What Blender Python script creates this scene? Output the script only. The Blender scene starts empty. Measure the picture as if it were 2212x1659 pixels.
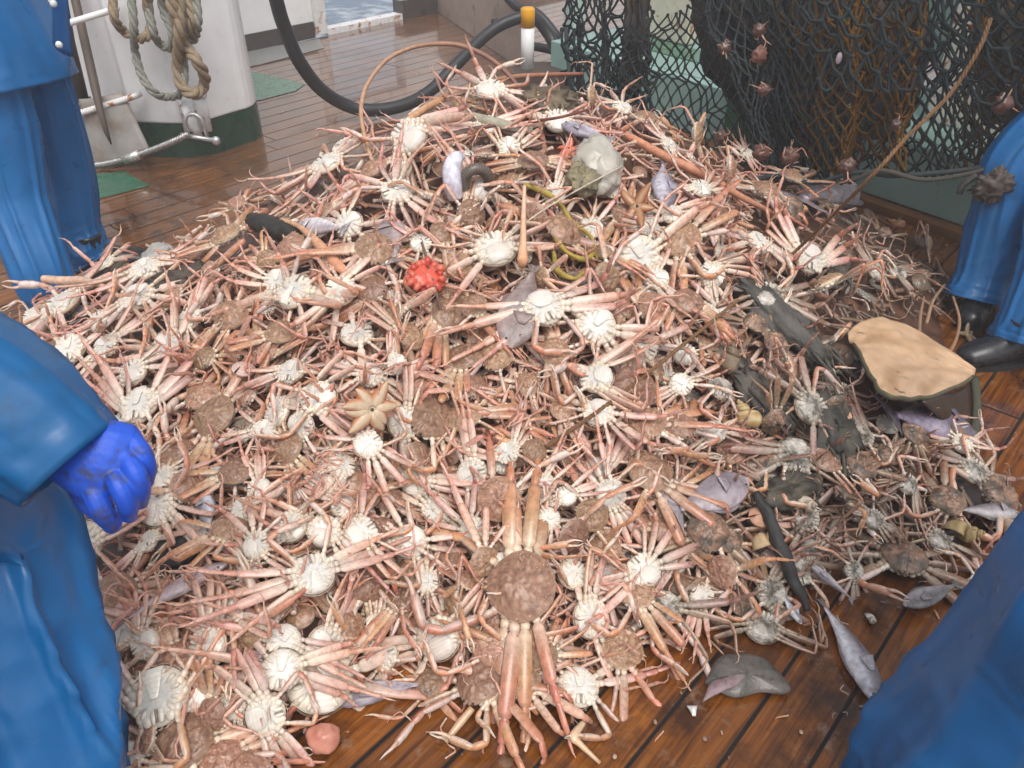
import bpy, math, random
from mathutils import Vector, Matrix, noise
PI = math.pi; RAD = math.radians
S = bpy.context.scene; COL = S.collection
V = Vector

# ---------------------------------------------------------------- camera
CAM_H, PITCH, FPX, CX, CY = 1.6, RAD(35.6), 1732.0, 1106.0, 829.5   # picture measured on a 2212 x 1659 grid
cam_data = bpy.data.cameras.new('camera'); cam = bpy.data.objects.new('camera', cam_data); COL.objects.link(cam)
cam.location = (0, 0, CAM_H); cam.rotation_euler = (PI/2 - PITCH, 0, 0)
cam_data.lens = 28.2; cam_data.sensor_width = 36; cam_data.clip_start = 0.05; cam_data.clip_end = 3000
S.camera = cam
# ---------------------------------------------------------------- sky, sun, exposure (bright overcast)
SUN_EL, SUN_AZ = RAD(62), RAD(165)       # azimuth from +Y towards +X
w = bpy.data.worlds.new('World'); S.world = w; w.use_nodes = True
nt = w.node_tree; nt.nodes.clear()
out = nt.nodes.new('ShaderNodeOutputWorld'); bg = nt.nodes.new('ShaderNodeBackground')
sky = nt.nodes.new('ShaderNodeTexSky'); sky.sky_type = 'NISHITA'; sky.sun_disc = False
sky.sun_elevation = SUN_EL; sky.sun_rotation = SUN_AZ; sky.dust_density = 4.0; sky.air_density = 1.0; sky.ozone_density = 1.0
hs = nt.nodes.new('ShaderNodeHueSaturation'); hs.inputs['Saturation'].default_value = 0.35
nt.links.new(sky.outputs[0], hs.inputs['Color']); nt.links.new(hs.outputs[0], bg.inputs['Color'])
bg.inputs['Strength'].default_value = 0.15
nt.links.new(bg.outputs[0], out.inputs['Surface'])
sd = bpy.data.lights.new('sun', 'SUN'); sd.energy = 0.9; sd.angle = RAD(35); sd.color = (1, 0.96, 0.9)
so = bpy.data.objects.new('sun', sd); COL.objects.link(so)
sdir = V((math.sin(SUN_AZ)*math.cos(SUN_EL), math.cos(SUN_AZ)*math.cos(SUN_EL), math.sin(SUN_EL)))
so.rotation_euler = sdir.to_track_quat('Z', 'Y').to_euler()
S.view_settings.view_transform = 'Standard'; S.view_settings.look = 'None'
S.view_settings.exposure = 0.36; S.view_settings.gamma = 1.0
S.cycles.max_bounces = 6; S.cycles.volume_bounces = 1

# ---------------------------------------------------------------- projecting between picture and place
SP, CP = math.sin(PITCH), math.cos(PITCH)
def ray(px, py):
    x, y = (px-CX)/FPX, -(py-CY)/FPX
    return V((x, CP + y*SP, -SP + y*CP))
def at_z(px, py, z=0.0):
    d = ray(px, py); t = (z-CAM_H)/d.z
    return V((0, 0, CAM_H)) + d*t
def at_y(px, py, Y):
    d = ray(px, py); return V((0, 0, CAM_H)) + d*(Y/d.y)
def at_d(px, py, d):
    return V((0, 0, CAM_H)) + ray(px, py)*d
def proj(p):
    f = p.y*CP - (p.z-CAM_H)*SP; u = (p.z-CAM_H)*CP + p.y*SP
    return (CX + FPX*p.x/f, CY - FPX*u/f)
def nz(p, s=1.0, o=0.0):
    return noise.noise(V((p[0]*s+o, p[1]*s-o, p[2]*s+o*0.7)))

# ---------------------------------------------------------------- mesh building
class MB:
    def __init__(self): self.v = []; self.f = []; self.c = []
    def add(self, vs, fs, col):
        b = len(self.v); self.v += [tuple(p) for p in vs]
        self.f += [tuple(i+b for i in q) for q in fs]
        self.c += (col if isinstance(col, list) else [col]*len(vs))
    def merge(self, o, m):
        b = len(self.v); self.v += [tuple(m @ V(p)) for p in o.v]
        self.f += [tuple(i+b for i in q) for q in o.f]; self.c += o.c
    def loft(self, pts, rad, n=8, up=None, col=(.5, .5, .5), cap=True, disp=None, sq=1.0):
        N = len(pts); vs = []; cs = []; u = None
        for i in range(N):
            t = (pts[min(i+1, N-1)] - pts[max(i-1, 0)])
            if t.length < 1e-9: t = V((0, 0, 1))
            t.normalize()
            if up is not None:
                h = V(up) if not callable(up) else up(i)
            else:
                h = u if u is not None else (V((0, 0, 1)) if abs(t.z) < .9 else V((0, 1, 0)))
            s = t.cross(h)
            if s.length < 1e-4: s = t.cross(V((0.3, 1, .2)))
            s.normalize(); u = s.cross(t).normalized()
            r = rad[i] if isinstance(rad, (list, tuple)) else rad
            ra, rb = r if isinstance(r, tuple) else (r, r)
            for j in range(n):
                a = 2*PI*j/n
                ca, sa = math.cos(a), math.sin(a)
                if sq != 1.0: ca, sa = math.copysign(abs(ca)**sq, ca), math.copysign(abs(sa)**sq, sa)
                p = pts[i] + s*(ca*ra) + u*(sa*rb)
                if disp: p = p + disp(p, s*math.cos(a)+u*math.sin(a), i/(N-1), a)
                vs.append(p)
                cs.append(col(i/(N-1), a, i) if callable(col) else col)
        fs = [(i*n+j, i*n+(j+1) % n, (i+1)*n+(j+1) % n, (i+1)*n+j) for i in range(N-1) for j in range(n)]
        if cap:
            for e, i in ((0, 0), (1, N-1)):
                k = len(vs); vs.append(sum((vs[i*n+j] for j in range(n)), V((0, 0, 0)))/n); cs.append(cs[i*n])
                for j in range(n):
                    q = (i*n+j, i*n+(j+1) % n, k)
                    fs.append(q if e else q[::-1])
        self.add(vs, fs, cs)
    def ball(self, c, r, col=(.5, .5, .5), n=10, m=7, disp=None, mat=None):
        rx, ry, rz = r if isinstance(r, tuple) else (r, r, r)
        vs = []; cs = []
        for i in range(m+1):
            th = PI*i/m
            for j in range(n):
                ph = 2*PI*j/n
                d = V((math.sin(th)*math.cos(ph), math.sin(th)*math.sin(ph), math.cos(th)))
                p = V((d.x*rx, d.y*ry, d.z*rz))
                if disp: p = p*(1+disp(d))
                if mat: p = mat @ p
                vs.append(V(c)+p); cs.append(col(d) if callable(col) else col)
        fs = [(i*n+j, (i+1)*n+j, (i+1)*n+(j+1) % n, i*n+(j+1) % n) for i in range(m) for j in range(n)]
        self.add(vs, fs, cs)
    def box(self, c, sz, col=(.5, .5, .5), m=None):
        x, y, z = sz[0]/2, sz[1]/2, sz[2]/2
        vs = [V((a*x, b*y, d*z)) for d in (-1, 1) for b in (-1, 1) for a in (-1, 1)]
        if m: vs = [m @ p for p in vs]
        vs = [V(c)+p for p in vs]
        self.add(vs, [(0, 2, 3, 1), (4, 5, 7, 6), (0, 1, 5, 4), (2, 6, 7, 3), (0, 4, 6, 2), (1, 3, 7, 5)], col)
    def prism(self, poly, z0, z1, col=(.5, .5, .5)):
        n = len(poly)
        vs = [V((p[0], p[1], z0)) for p in poly] + [V((p[0], p[1], z1)) for p in poly]
        self.add(vs, [(i, (i+1) % n, n+(i+1) % n, n+i) for i in range(n)] + [tuple(range(n))[::-1], tuple(range(n, 2*n))], col)
    def grid(self, fn, nu, nv, col=(.5, .5, .5)):
        vs = []; cs = []
        for j in range(nv+1):
            for i in range(nu+1):
                vs.append(fn(i/nu, j/nv)); cs.append(col(i/nu, j/nv) if callable(col) else col)
        self.add(vs, [(j*(nu+1)+i, j*(nu+1)+i+1, (j+1)*(nu+1)+i+1, (j+1)*(nu+1)+i) for j in range(nv) for i in range(nu)], cs)
    def mesh(self, name, smooth=True):
        me = bpy.data.meshes.new(name); me.from_pydata(self.v, [], self.f)
        a = me.color_attributes.new('Col', 'FLOAT_COLOR', 'POINT')
        flat = []
        for c in self.c: flat += [c[0], c[1], c[2], 1.0]
        a.data.foreach_set('color', flat)
        if smooth: me.polygons.foreach_set('use_smooth', [True]*len(me.polygons))
        me.update(); return me

def catmull(pts, k=6):
    P = [pts[0]*2-pts[1]] + list(pts) + [pts[-1]*2-pts[-2]]; o = []
    for i in range(1, len(P)-2):
        a, b, c, d = P[i-1], P[i], P[i+1], P[i+2]
        for j in range(k):
            t = j/k
            o.append(0.5*((2*b) + (c-a)*t + (2*a-5*b+4*c-d)*t*t + (3*b-a-3*c+d)*t**3))
    o.append(pts[-1]); return o
def lerp_list(rs, k):
    o = []
    for i in range(len(rs)-1):
        for j in range(k):
            t = j/k; a, b = rs[i], rs[i+1]
            o.append(tuple(x+(y-x)*t for x, y in zip(a, b)) if isinstance(a, tuple) else a+(b-a)*t)
    o.append(rs[-1]); return o
def mix(a, b, t): return tuple(x+(y-x)*t for x, y in zip(a, b))
def rgb(r, g, b, k=1.0):
    f = lambda c: ((c/255)/12.92 if c <= 10 else ((c/255+.055)/1.055)**2.4)
    return (f(r)*k, f(g)*k, f(b)*k)

def obj(name, mb, mat, parent=None, smooth=True, bevel=0):
    me = mb.mesh(name, smooth) if isinstance(mb, MB) else mb
    if len(me.materials) == 0: me.materials.append(mat)
    o = bpy.data.objects.new(name, me); COL.objects.link(o)
    if parent: o.parent = parent
    if bevel:
        m = o.modifiers.new('bevel', 'BEVEL'); m.width = bevel; m.segments = 2; m.limit_method = 'ANGLE'
    return o
LANDMARKS = []
def tag(o, label, cat, group=None, lm=None, pos=None):
    o['label'] = label; o['category'] = cat
    if group: o['group'] = group
    if lm: LANDMARKS.append((lm, pos[0], pos[1]))
    return o
def thing(name, label, cat, loc=(0, 0, 0), group=None, lm=None, pos=None):
    o = bpy.data.objects.new(name, None); COL.objects.link(o); o.location = loc; o.empty_display_size = .05
    return tag(o, label, cat, group, lm, pos)
def struct(o): o['kind'] = 'structure'; return o

# ---------------------------------------------------------------- materials (base colour from the mesh's own Col attribute)
def M(name, rough=.5, spec=.5, nscale=40, namt=.25, bump=.2, bscale=60, coat=0, vary=0.0, hue=0.0, dirt=None, dscale=6, dlo=.55, dhi=.7, metal=0, alpha=None, trans=0, rvar=.1, const=None, sss=0):   # noise-varied colour, roughness and bump; optional dirt patches
    m = bpy.data.materials.new(name); m.use_nodes = True; t = m.node_tree; L = t.links
    b = t.nodes['Principled BSDF']
    at = t.nodes.new('ShaderNodeAttribute'); at.attribute_name = 'Col'
    tc = t.nodes.new('ShaderNodeTexCoord')
    n = t.nodes.new('ShaderNodeTexNoise'); n.inputs['Scale'].default_value = nscale; n.inputs['Detail'].default_value = 5
    L.new(tc.outputs['Object'], n.inputs['Vector'])
    mr = t.nodes.new('ShaderNodeMapRange'); mr.inputs[1].default_value = .25; mr.inputs[2].default_value = .75
    mr.inputs[3].default_value = 1-namt; mr.inputs[4].default_value = 1+namt
    L.new(n.outputs['Fac'], mr.inputs[0])
    mu = t.nodes.new('ShaderNodeVectorMath'); mu.operation = 'SCALE'
    (L.new(at.outputs['Color'], mu.inputs[0]) if const is None else setattr(mu.inputs[0], 'default_value', const)); L.new(mr.outputs[0], mu.inputs['Scale'])
    c = mu.outputs[0]
    if vary or hue:
        oi = t.nodes.new('ShaderNodeObjectInfo'); h = t.nodes.new('ShaderNodeHueSaturation')
        v = t.nodes.new('ShaderNodeMapRange'); v.inputs[3].default_value = 1-vary; v.inputs[4].default_value = 1+vary
        L.new(oi.outputs['Random'], v.inputs[0]); L.new(v.outputs[0], h.inputs['Value'])
        ml = t.nodes.new('ShaderNodeMath'); ml.operation = 'MULTIPLY'; ml.inputs[1].default_value = 7.31
        fr = t.nodes.new('ShaderNodeMath'); fr.operation = 'FRACT'
        L.new(oi.outputs['Random'], ml.inputs[0]); L.new(ml.outputs[0], fr.inputs[0])
        hh = t.nodes.new('ShaderNodeMapRange'); hh.inputs[3].default_value = .5-hue; hh.inputs[4].default_value = .5+hue
        L.new(fr.outputs[0], hh.inputs[0]); L.new(hh.outputs[0], h.inputs['Hue'])
        L.new(c, h.inputs['Color']); c = h.outputs[0]
    if dirt:
        d = t.nodes.new('ShaderNodeTexNoise'); d.inputs['Scale'].default_value = dscale; d.inputs['Detail'].default_value = 8; d.inputs['Roughness'].default_value = .65
        L.new(tc.outputs['Object'], d.inputs['Vector'])
        dr = t.nodes.new('ShaderNodeMapRange'); dr.inputs[1].default_value = dlo; dr.inputs[2].default_value = dhi
        L.new(d.outputs['Fac'], dr.inputs[0])
        mx = t.nodes.new('ShaderNodeMix'); mx.data_type = 'RGBA'
        L.new(dr.outputs[0], mx.inputs[0]); L.new(c, mx.inputs[6]); mx.inputs[7].default_value = (*dirt, 1); c = mx.outputs[2]
    L.new(c, b.inputs['Base Color'])
    rr = t.nodes.new('ShaderNodeMapRange'); rr.inputs[1].default_value = .3; rr.inputs[2].default_value = .7
    rr.inputs[3].default_value = max(.02, rough-rvar); rr.inputs[4].default_value = rough+rvar
    L.new(n.outputs['Fac'], rr.inputs[0]); L.new(rr.outputs[0], b.inputs['Roughness'])
    b.inputs['Specular IOR Level'].default_value = spec; b.inputs['Metallic'].default_value = metal
    b.inputs['Coat Weight'].default_value = coat; b.inputs['Coat Roughness'].default_value = .12
    b.inputs['Transmission Weight'].default_value = trans
    if sss: b.inputs['Subsurface Weight'].default_value = sss; b.inputs['Subsurface Radius'].default_value = (1, .45, .3); b.inputs['Subsurface Scale'].default_value = .006
    if alpha is not None: b.inputs['Alpha'].default_value = alpha
    if bump:
        bn = t.nodes.new('ShaderNodeTexNoise'); bn.inputs['Scale'].default_value = bscale; bn.inputs['Detail'].default_value = 4
        L.new(tc.outputs['Object'], bn.inputs['Vector'])
        bp = t.nodes.new('ShaderNodeBump'); bp.inputs['Strength'].default_value = bump; bp.inputs['Distance'].default_value = .004
        L.new(bn.outputs['Fac'], bp.inputs['Height']); L.new(bp.outputs[0], b.inputs['Normal'])
    return m
# ================================================================ DECK
UD, VD = V((0.665, 0.747, 0)), V((0.747, -0.665, 0))      # along and across the planks
def deck_material():
    m = bpy.data.materials.new('wet_teak_deck'); m.use_nodes = True; t = m.node_tree; L = t.links; b = t.nodes['Principled BSDF']
    tc = t.nodes.new('ShaderNodeTexCoord'); sx = t.nodes.new('ShaderNodeSeparateXYZ'); L.new(tc.outputs['Object'], sx.inputs[0])
    def mth(op, a, c=None, d=None):
        n = t.nodes.new('ShaderNodeMath'); n.operation = op
        for i, q in enumerate((a, c, d)):
            if q is None: continue
            if isinstance(q, (int, float)): n.inputs[i].default_value = q
            else: L.new(q, n.inputs[i])
        return n.outputs[0]
    pv = mth('DIVIDE', mth('ADD', sx.outputs['Y'], 20.03), .14)
    idx = mth('FLOOR', pv); fr = mth('FRACT', pv)
    edge = mth('MINIMUM', fr, mth('SUBTRACT', 1, fr))
    wn = t.nodes.new('ShaderNodeTexWhiteNoise'); wn.noise_dimensions = '1D'; L.new(idx, wn.inputs['W'])
    ux = mth('ADD', mth('DIVIDE', sx.outputs['X'], 7.3), mth('MULTIPLY', wn.outputs['Value'], 9.0))
    fu = mth('FRACT', mth('ADD', ux, 40)); eu = mth('MULTIPLY', mth('MINIMUM', fu, mth('SUBTRACT', 1, fu)), 52.0)
    seam = mth('MINIMUM', edge, eu)
    sm = t.nodes.new('ShaderNodeMapRange'); sm.inputs[1].default_value = .022; sm.inputs[2].default_value = .044; L.new(seam, sm.inputs[0])
    # grain along the plank
    cmb = t.nodes.new('ShaderNodeCombineXYZ'); L.new(mth('MULTIPLY', sx.outputs['X'], 2.5), cmb.inputs[0]); L.new(mth('MULTIPLY', sx.outputs['Y'], 55), cmb.inputs[1]); L.new(mth('MULTIPLY', idx, 3.7), cmb.inputs[2])
    g = t.nodes.new('ShaderNodeTexNoise'); g.inputs['Scale'].default_value = 1.6; g.inputs['Detail'].default_value = 6; g.inputs['Distortion'].default_value = .6; L.new(cmb.outputs[0], g.inputs['Vector'])
    cr = t.nodes.new('ShaderNodeValToRGB'); e = cr.color_ramp.elements
    e[0].position = .25; e[0].color = (.06, .017, .004, 1); e[1].position = .78; e[1].color = (.40, .145, .024, 1)
    x = e.new(.5); x.color = (.235, .075, .011, 1); L.new(g.outputs['Fac'], cr.inputs[0])
    # per plank tone
    hv = t.nodes.new('ShaderNodeHueSaturation'); pr = t.nodes.new('ShaderNodeMapRange'); pr.inputs[3].default_value = .65; pr.inputs[4].default_value = 1.25
    L.new(wn.outputs['Value'], pr.inputs[0]); L.new(pr.outputs[0], hv.inputs['Value']); L.new(cr.outputs[0], hv.inputs['Color'])
    # dark stains
    st = t.nodes.new('ShaderNodeTexNoise'); st.inputs['Scale'].default_value = 4.2; st.inputs['Detail'].default_value = 9; st.inputs['Roughness'].default_value = .68; L.new(tc.outputs['Object'], st.inputs['Vector'])
    sr = t.nodes.new('ShaderNodeMapRange'); sr.inputs[1].default_value = .46; sr.inputs[2].default_value = .62; sr.inputs[4].default_value = .85; L.new(st.outputs['Fac'], sr.inputs[0])
    m1 = t.nodes.new('ShaderNodeMix'); m1.data_type = 'RGBA'; L.new(sr.outputs[0], m1.inputs[0]); L.new(hv.outputs[0], m1.inputs[6]); m1.inputs[7].default_value = (.022, .009, .005, 1)
    # worn pale scuffs
    sc = t.nodes.new('ShaderNodeTexNoise'); sc.inputs['Scale'].default_value = 11; sc.inputs['Detail'].default_value = 10; sc.inputs['Roughness'].default_value = .75; L.new(tc.outputs['Object'], sc.inputs['Vector'])
    s2 = t.nodes.new('ShaderNodeMapRange'); s2.inputs[1].default_value = .56; s2.inputs[2].default_value = .66; s2.inputs[4].default_value = .5; L.new(sc.outputs['Fac'], s2.inputs[0])
    m2 = t.nodes.new('ShaderNodeMix'); m2.data_type = 'RGBA'; L.new(s2.outputs[0], m2.inputs[0]); L.new(m1.outputs[2], m2.inputs[6]); m2.inputs[7].default_value = (.30, .21, .15, 1)
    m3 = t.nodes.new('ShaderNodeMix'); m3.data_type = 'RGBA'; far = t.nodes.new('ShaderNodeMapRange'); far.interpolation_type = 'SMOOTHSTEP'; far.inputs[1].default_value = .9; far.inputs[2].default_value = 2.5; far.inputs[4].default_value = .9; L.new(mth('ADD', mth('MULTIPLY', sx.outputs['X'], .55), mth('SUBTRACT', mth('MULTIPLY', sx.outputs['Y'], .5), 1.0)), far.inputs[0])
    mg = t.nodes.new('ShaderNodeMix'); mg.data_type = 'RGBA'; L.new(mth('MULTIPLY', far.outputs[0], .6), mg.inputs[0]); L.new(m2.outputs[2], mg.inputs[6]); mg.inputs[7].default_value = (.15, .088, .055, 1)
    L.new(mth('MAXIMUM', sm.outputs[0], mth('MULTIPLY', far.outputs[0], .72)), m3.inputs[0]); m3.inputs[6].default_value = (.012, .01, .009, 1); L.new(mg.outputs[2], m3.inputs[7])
    L.new(m3.outputs[2], b.inputs['Base Color'])
    # wet film: low roughness in patches
    wt = t.nodes.new('ShaderNodeTexNoise'); wt.inputs['Scale'].default_value = 2.3; wt.inputs['Detail'].default_value = 5; L.new(tc.outputs['Object'], wt.inputs['Vector'])
    wr = t.nodes.new('ShaderNodeMapRange'); wr.inputs[1].default_value = .4; wr.inputs[2].default_value = .62; wr.inputs[3].default_value = .06; wr.inputs[4].default_value = .30; L.new(wt.outputs['Fac'], wr.inputs[0])
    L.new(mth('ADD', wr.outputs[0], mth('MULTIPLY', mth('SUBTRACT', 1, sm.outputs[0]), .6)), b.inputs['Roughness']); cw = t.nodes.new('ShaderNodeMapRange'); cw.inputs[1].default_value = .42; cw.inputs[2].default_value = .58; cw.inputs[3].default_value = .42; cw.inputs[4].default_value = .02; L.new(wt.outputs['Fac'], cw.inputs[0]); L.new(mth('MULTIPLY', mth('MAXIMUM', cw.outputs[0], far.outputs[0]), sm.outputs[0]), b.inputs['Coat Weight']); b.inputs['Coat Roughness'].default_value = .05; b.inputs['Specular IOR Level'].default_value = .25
    wb = t.nodes.new('ShaderNodeTexNoise'); wb.inputs['Scale'].default_value = 28; wb.inputs['Detail'].default_value = 6; L.new(tc.outputs['Object'], wb.inputs['Vector'])
    hsum = mth('ADD', mth('MULTIPLY', sm.outputs[0], 1.2), mth('ADD', mth('MULTIPLY', wb.outputs['Fac'], .55), mth('MULTIPLY', g.outputs['Fac'], .25)))
    bp = t.nodes.new('ShaderNodeBump'); bp.inputs['Strength'].default_value = .3; bp.inputs['Distance'].default_value = .004; L.new(hsum, bp.inputs['Height']); L.new(bp.outputs[0], b.inputs['Normal'])
    return m
def uv_of(p): return (p.x*UD.x + p.y*UD.y, p.x*VD.x + p.y*VD.y)
DECKROT = math.atan2(UD.y, UD.x)
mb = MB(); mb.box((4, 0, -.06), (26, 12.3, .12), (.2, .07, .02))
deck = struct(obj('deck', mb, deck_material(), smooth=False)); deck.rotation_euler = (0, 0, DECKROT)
# the box's own Y runs along -VD, so it spans the ship side to side

m_paint = M('painted_steel', rough=.35, nscale=9, namt=.06, bump=.12, bscale=25, dirt=(.32, .24, .17), dscale=5, dlo=.66, dhi=.82)
m_green = M('green_deck_paint', rough=.25, nscale=14, namt=.15, bump=.25, bscale=60, dirt=(.05, .06, .04), dscale=9, dlo=.55, dhi=.75)
m_teal = M('teal_paint', rough=.4, nscale=8, namt=.08, bump=.15, bscale=30, dirt=(.10, .13, .11), dscale=12, dlo=.62, dhi=.72)
m_rust = M('rusty_white_paint', rough=.45, nscale=20, namt=.1, dirt=(.35, .12, .03), dscale=14, dlo=.56, dhi=.64)
m_steel = M('bare_steel', rough=.35, metal=.8, nscale=60, namt=.2)
m_dull = M('scratched_grey_metal', rough=.5, metal=.15, nscale=12, namt=.18, dirt=(.20, .12, .07), dscale=7, dlo=.5, dhi=.75)
m_rubber = M('black_rubber', rough=.42, nscale=30, namt=.25, bump=.1)
m_wood = M('weathered_board', rough=.55, nscale=10, namt=.2, bump=.3, bscale=25, dirt=(.10, .07, .05), dscale=5, dlo=.55, dhi=.75)
m_rope = M('hemp_rope', rough=.85, nscale=120, namt=.35, bump=.5, bscale=200)
WHITE = (.80, .80, .79); OFFW = (.72, .71, .69); DGREEN = rgb(44, 70, 56); TEAL = rgb(142, 174, 166); DARK = (.03, .028, .026)

def patch(name, px, col, mat, z=.004):
    mb = MB(); P = [at_z(x, y, z) for x, y in px]
    if (P[1]-P[0]).cross(P[2]-P[1]).z < 0: P = P[::-1]
    mb.add(P, [tuple(range(len(P)))], col); return struct(obj(name, mb, mat, smooth=False))
patch('green_deck_patch', [(505, 150), (556, 158), (659, 181), (640, 196), (560, 217), (520, 215)], rgb(92, 128, 108), m_green)
patch('green_deck_patch', [(190, 378), (268, 370), (324, 401), (214, 430), (150, 440)], rgb(60, 108, 84), m_green)
patch('grey_tread_plate', [(480, 118), (690, 84), (700, 104), (560, 140), (500, 150)], rgb(150, 150, 148), M('tread_plate', rough=.4, metal=.3, nscale=70, namt=.35, bump=.8, bscale=75))

# sea beyond the bulwark
def sea_material():
    m = bpy.data.materials.new('sea_water'); m.use_nodes = True; t = m.node_tree; L = t.links; b = t.nodes['Principled BSDF']
    tc = t.nodes.new('ShaderNodeTexCoord'); n = t.nodes.new('ShaderNodeTexNoise'); n.inputs['Scale'].default_value = .9; n.inputs['Detail'].default_value = 9; n.inputs['Roughness'].default_value = .7
    L.new(tc.outputs['Object'], n.inputs['Vector'])
    cr = t.nodes.new('ShaderNodeValToRGB'); e = cr.color_ramp.elements; e[0].position = .5; e[0].color = (.16, .24, .34, 1); e[1].position = .64; e[1].color = (.8, .83, .86, 1)
    L.new(n.outputs['Fac'], cr.inputs[0]); L.new(cr.outputs[0], b.inputs['Base Color']); b.inputs['Roughness'].default_value = .2
    bp = t.nodes.new('ShaderNodeBump'); bp.inputs['Distance'].default_value = .3; L.new(n.outputs['Fac'], bp.inputs['Height']); L.new(bp.outputs[0], b.inputs['Normal'])
    return m
mb = MB(); mb.grid(lambda u, v: V((-60+120*u, -60+120*v, -1.6)), 8, 8); struct(obj('sea', mb, sea_material(), smooth=False))

# ---------------------------------------------------------------- bulwark along the ship side
B0 = V((-1.9, 7.15, 0)); BN = -VD        # outboard
def bw(u, o=0.0, z=0.0): return B0 + UD*u + BN*o + V((0, 0, z))
def bw_u(px, py): return (at_z(px, py)-B0).dot(UD)
MROT = Matrix.Rotation(DECKROT, 3, 'Z')
def wall_box(mb, u0, u1, z0, z1, o0, o1, col):
    c = bw((u0+u1)/2, (o0+o1)/2, (z0+z1)/2); mb.box(c, (u1-u0, abs(o1-o0), z1-z0), col, MROT)
uP = bw_u(690, 78); uQ = bw_u(868, 42); uR = bw_u(946, 30)
bul = thing('bulwark', 'white painted bulwark with dark foot band and an open freeing port', 'bulwark', lm='white bulwark', pos=(620, 40))
mb = MB(); wall_box(mb, uP-6, uP-.06, .13, 1.35, 0, .12, WHITE); obj('wall_plate', mb, m_paint, bul, False)
mb = MB(); wall_box(mb, uP-6, uP-.062, .0, .128, -.01, .11, rgb(72, 66, 62)); obj('foot_band', mb, m_paint, bul, False)
mb = MB(); wall_box(mb, uP-.058, uP+.06, .02, 1.35, -.03, .14, OFFW); obj('port_post', mb, m_rust, bul, False)
mb = MB(); wall_box(mb, uP+.062, uQ-.002, .0, .05, -.02, .10, WHITE); obj('port_sill', mb, m_rust, bul, False)
mb = MB(); wall_box(mb, uP+.062, uQ-.002, .62, 1.35, 0, .12, WHITE); obj('port_lintel', mb, m_rust, bul, False)
mb = MB(); wall_box(mb, uQ, uR+8, .16, 1.35, 0, .14, WHITE); obj('wall_plate', mb, m_paint, bul, False)
mb = MB(); wall_box(mb, uQ, uR+8, .0, .158, -.03, .11, rgb(72, 66, 62)); obj('foot_band', mb, m_paint, bul, False)
mb = MB(); wall_box(mb, uP-6, uR+8, 1.352, 1.42, -.06, .2, WHITE); obj('rail_cap', mb, m_paint, bul, False)

# ---------------------------------------------------------------- plank pound board
bA, bB = at_z(950, 30), at_z(1128, 154)
dv = (bB-bA).normalized(); nvv = V((-dv.y, dv.x, 0))
if nvv.y < 0: nvv = -nvv
bA2 = bA - dv*1.2
mb = MB(); L_ = (bB-bA2).length; zr = math.atan2(dv.y, dv.x)
mb.box((bA2+bB)/2+nvv*.03+V((0, 0, .215)), (L_, .06, .43), rgb(168, 150, 138), Matrix.Rotation(zr, 3, 'Z'))
pb = obj('pound_board', mb, m_wood, None, False, .006); tag(pb, 'grey weathered plank board standing on edge behind the catch', 'board', lm='grey plank board', pos=(1050, 80))
mb = MB(); q = at_y(1086, 45, 6.55)-nvv*.0; mb.loft([q-nvv*.09, q-nvv*.0], [.018, .018], 10, col=(.02, .02, .02)); obj('bolt_hole', mb, m_rubber, pb)

# ---------------------------------------------------------------- white post with yellow cap on a dark block
pp = at_y(1139, 148, 5.65); blk = at_z(1150, 206)
post = thing('mooring_post', 'slim white post with a yellow painted top on dark block', 'post', lm='yellow topped post', pos=(1143, 80))
top = at_y(1145, 16, 5.65)
mb = MB(); mb.loft([V((pp.x, 5.65, .18)), V((pp.x, 5.65, top.z-.12))], [.044, .044], 20, col=WHITE); obj('post_tube', mb, m_paint, post)
mb = MB(); mb.loft([V((pp.x, 5.65, top.z-.12)), V((pp.x, 5.65, top.z-.01)), V((pp.x, 5.65, top.z))], [.0455, .0455, .036], 20, col=rgb(225, 160, 20)); obj('yellow_cap', mb, m_paint, post)
mb = MB(); mb.box((pp.x+.10, 5.68, .09), (.40, .3, .18), rgb(78, 66, 58)); obj('base_block', mb, m_wood, post, False, .008)

# ---------------------------------------------------------------- black hoses
def hose(name, label, pts, r, lmn=None, pos=None):
    mb = MB(); p = catmull(pts, 10); mb.loft(p, [r]*len(p), 14, col=(.022, .022, .024))
    o = obj(name, mb, m_rubber); tag(o, label, 'hose', 'black hoses behind the catch', lmn, pos); return o
hp = [(560, -160, 4.7), (597, 0, 4.75), (615, 60, 4.8), (645, 130, 4.85), (690, 190, 4.95), (745, 226, 5.05), (800, 238, 5.1), (870, 228, 5.2), (930, 196, 5.35), (990, 135, 5.55), (1050, 76, 5.75), (1100, 46, 5.85), (1150, 38, 5.9), (1185, 75, 5.9), (1215, 135, 5.8), (1260, 170, 5.75)]
hose('hose', 'thick black hose hanging in a long loop across the deck', [at_y(*q) for q in hp], .040, 'black hose loop', (800, 238))
hp = [(1060, -60, 6.6), (1110, 10, 6.4), (1160, 30, 6.3), (1200, 75, 6.2), (1225, 110, 6.2), (1290, 120, 6.2)]
hose('hose', 'black hose bending down behind the yellow topped post', [at_y(*q) for q in hp], .034)
hp = [(1150, 100, 6.1), (1190, 108, 6.05), (1230, 125, 6.0), (1290, 130, 6.0)]
hose('hose', 'short black hose lying low beside the yellow topped post', [at_y(*q) for q in hp], .03)

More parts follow.
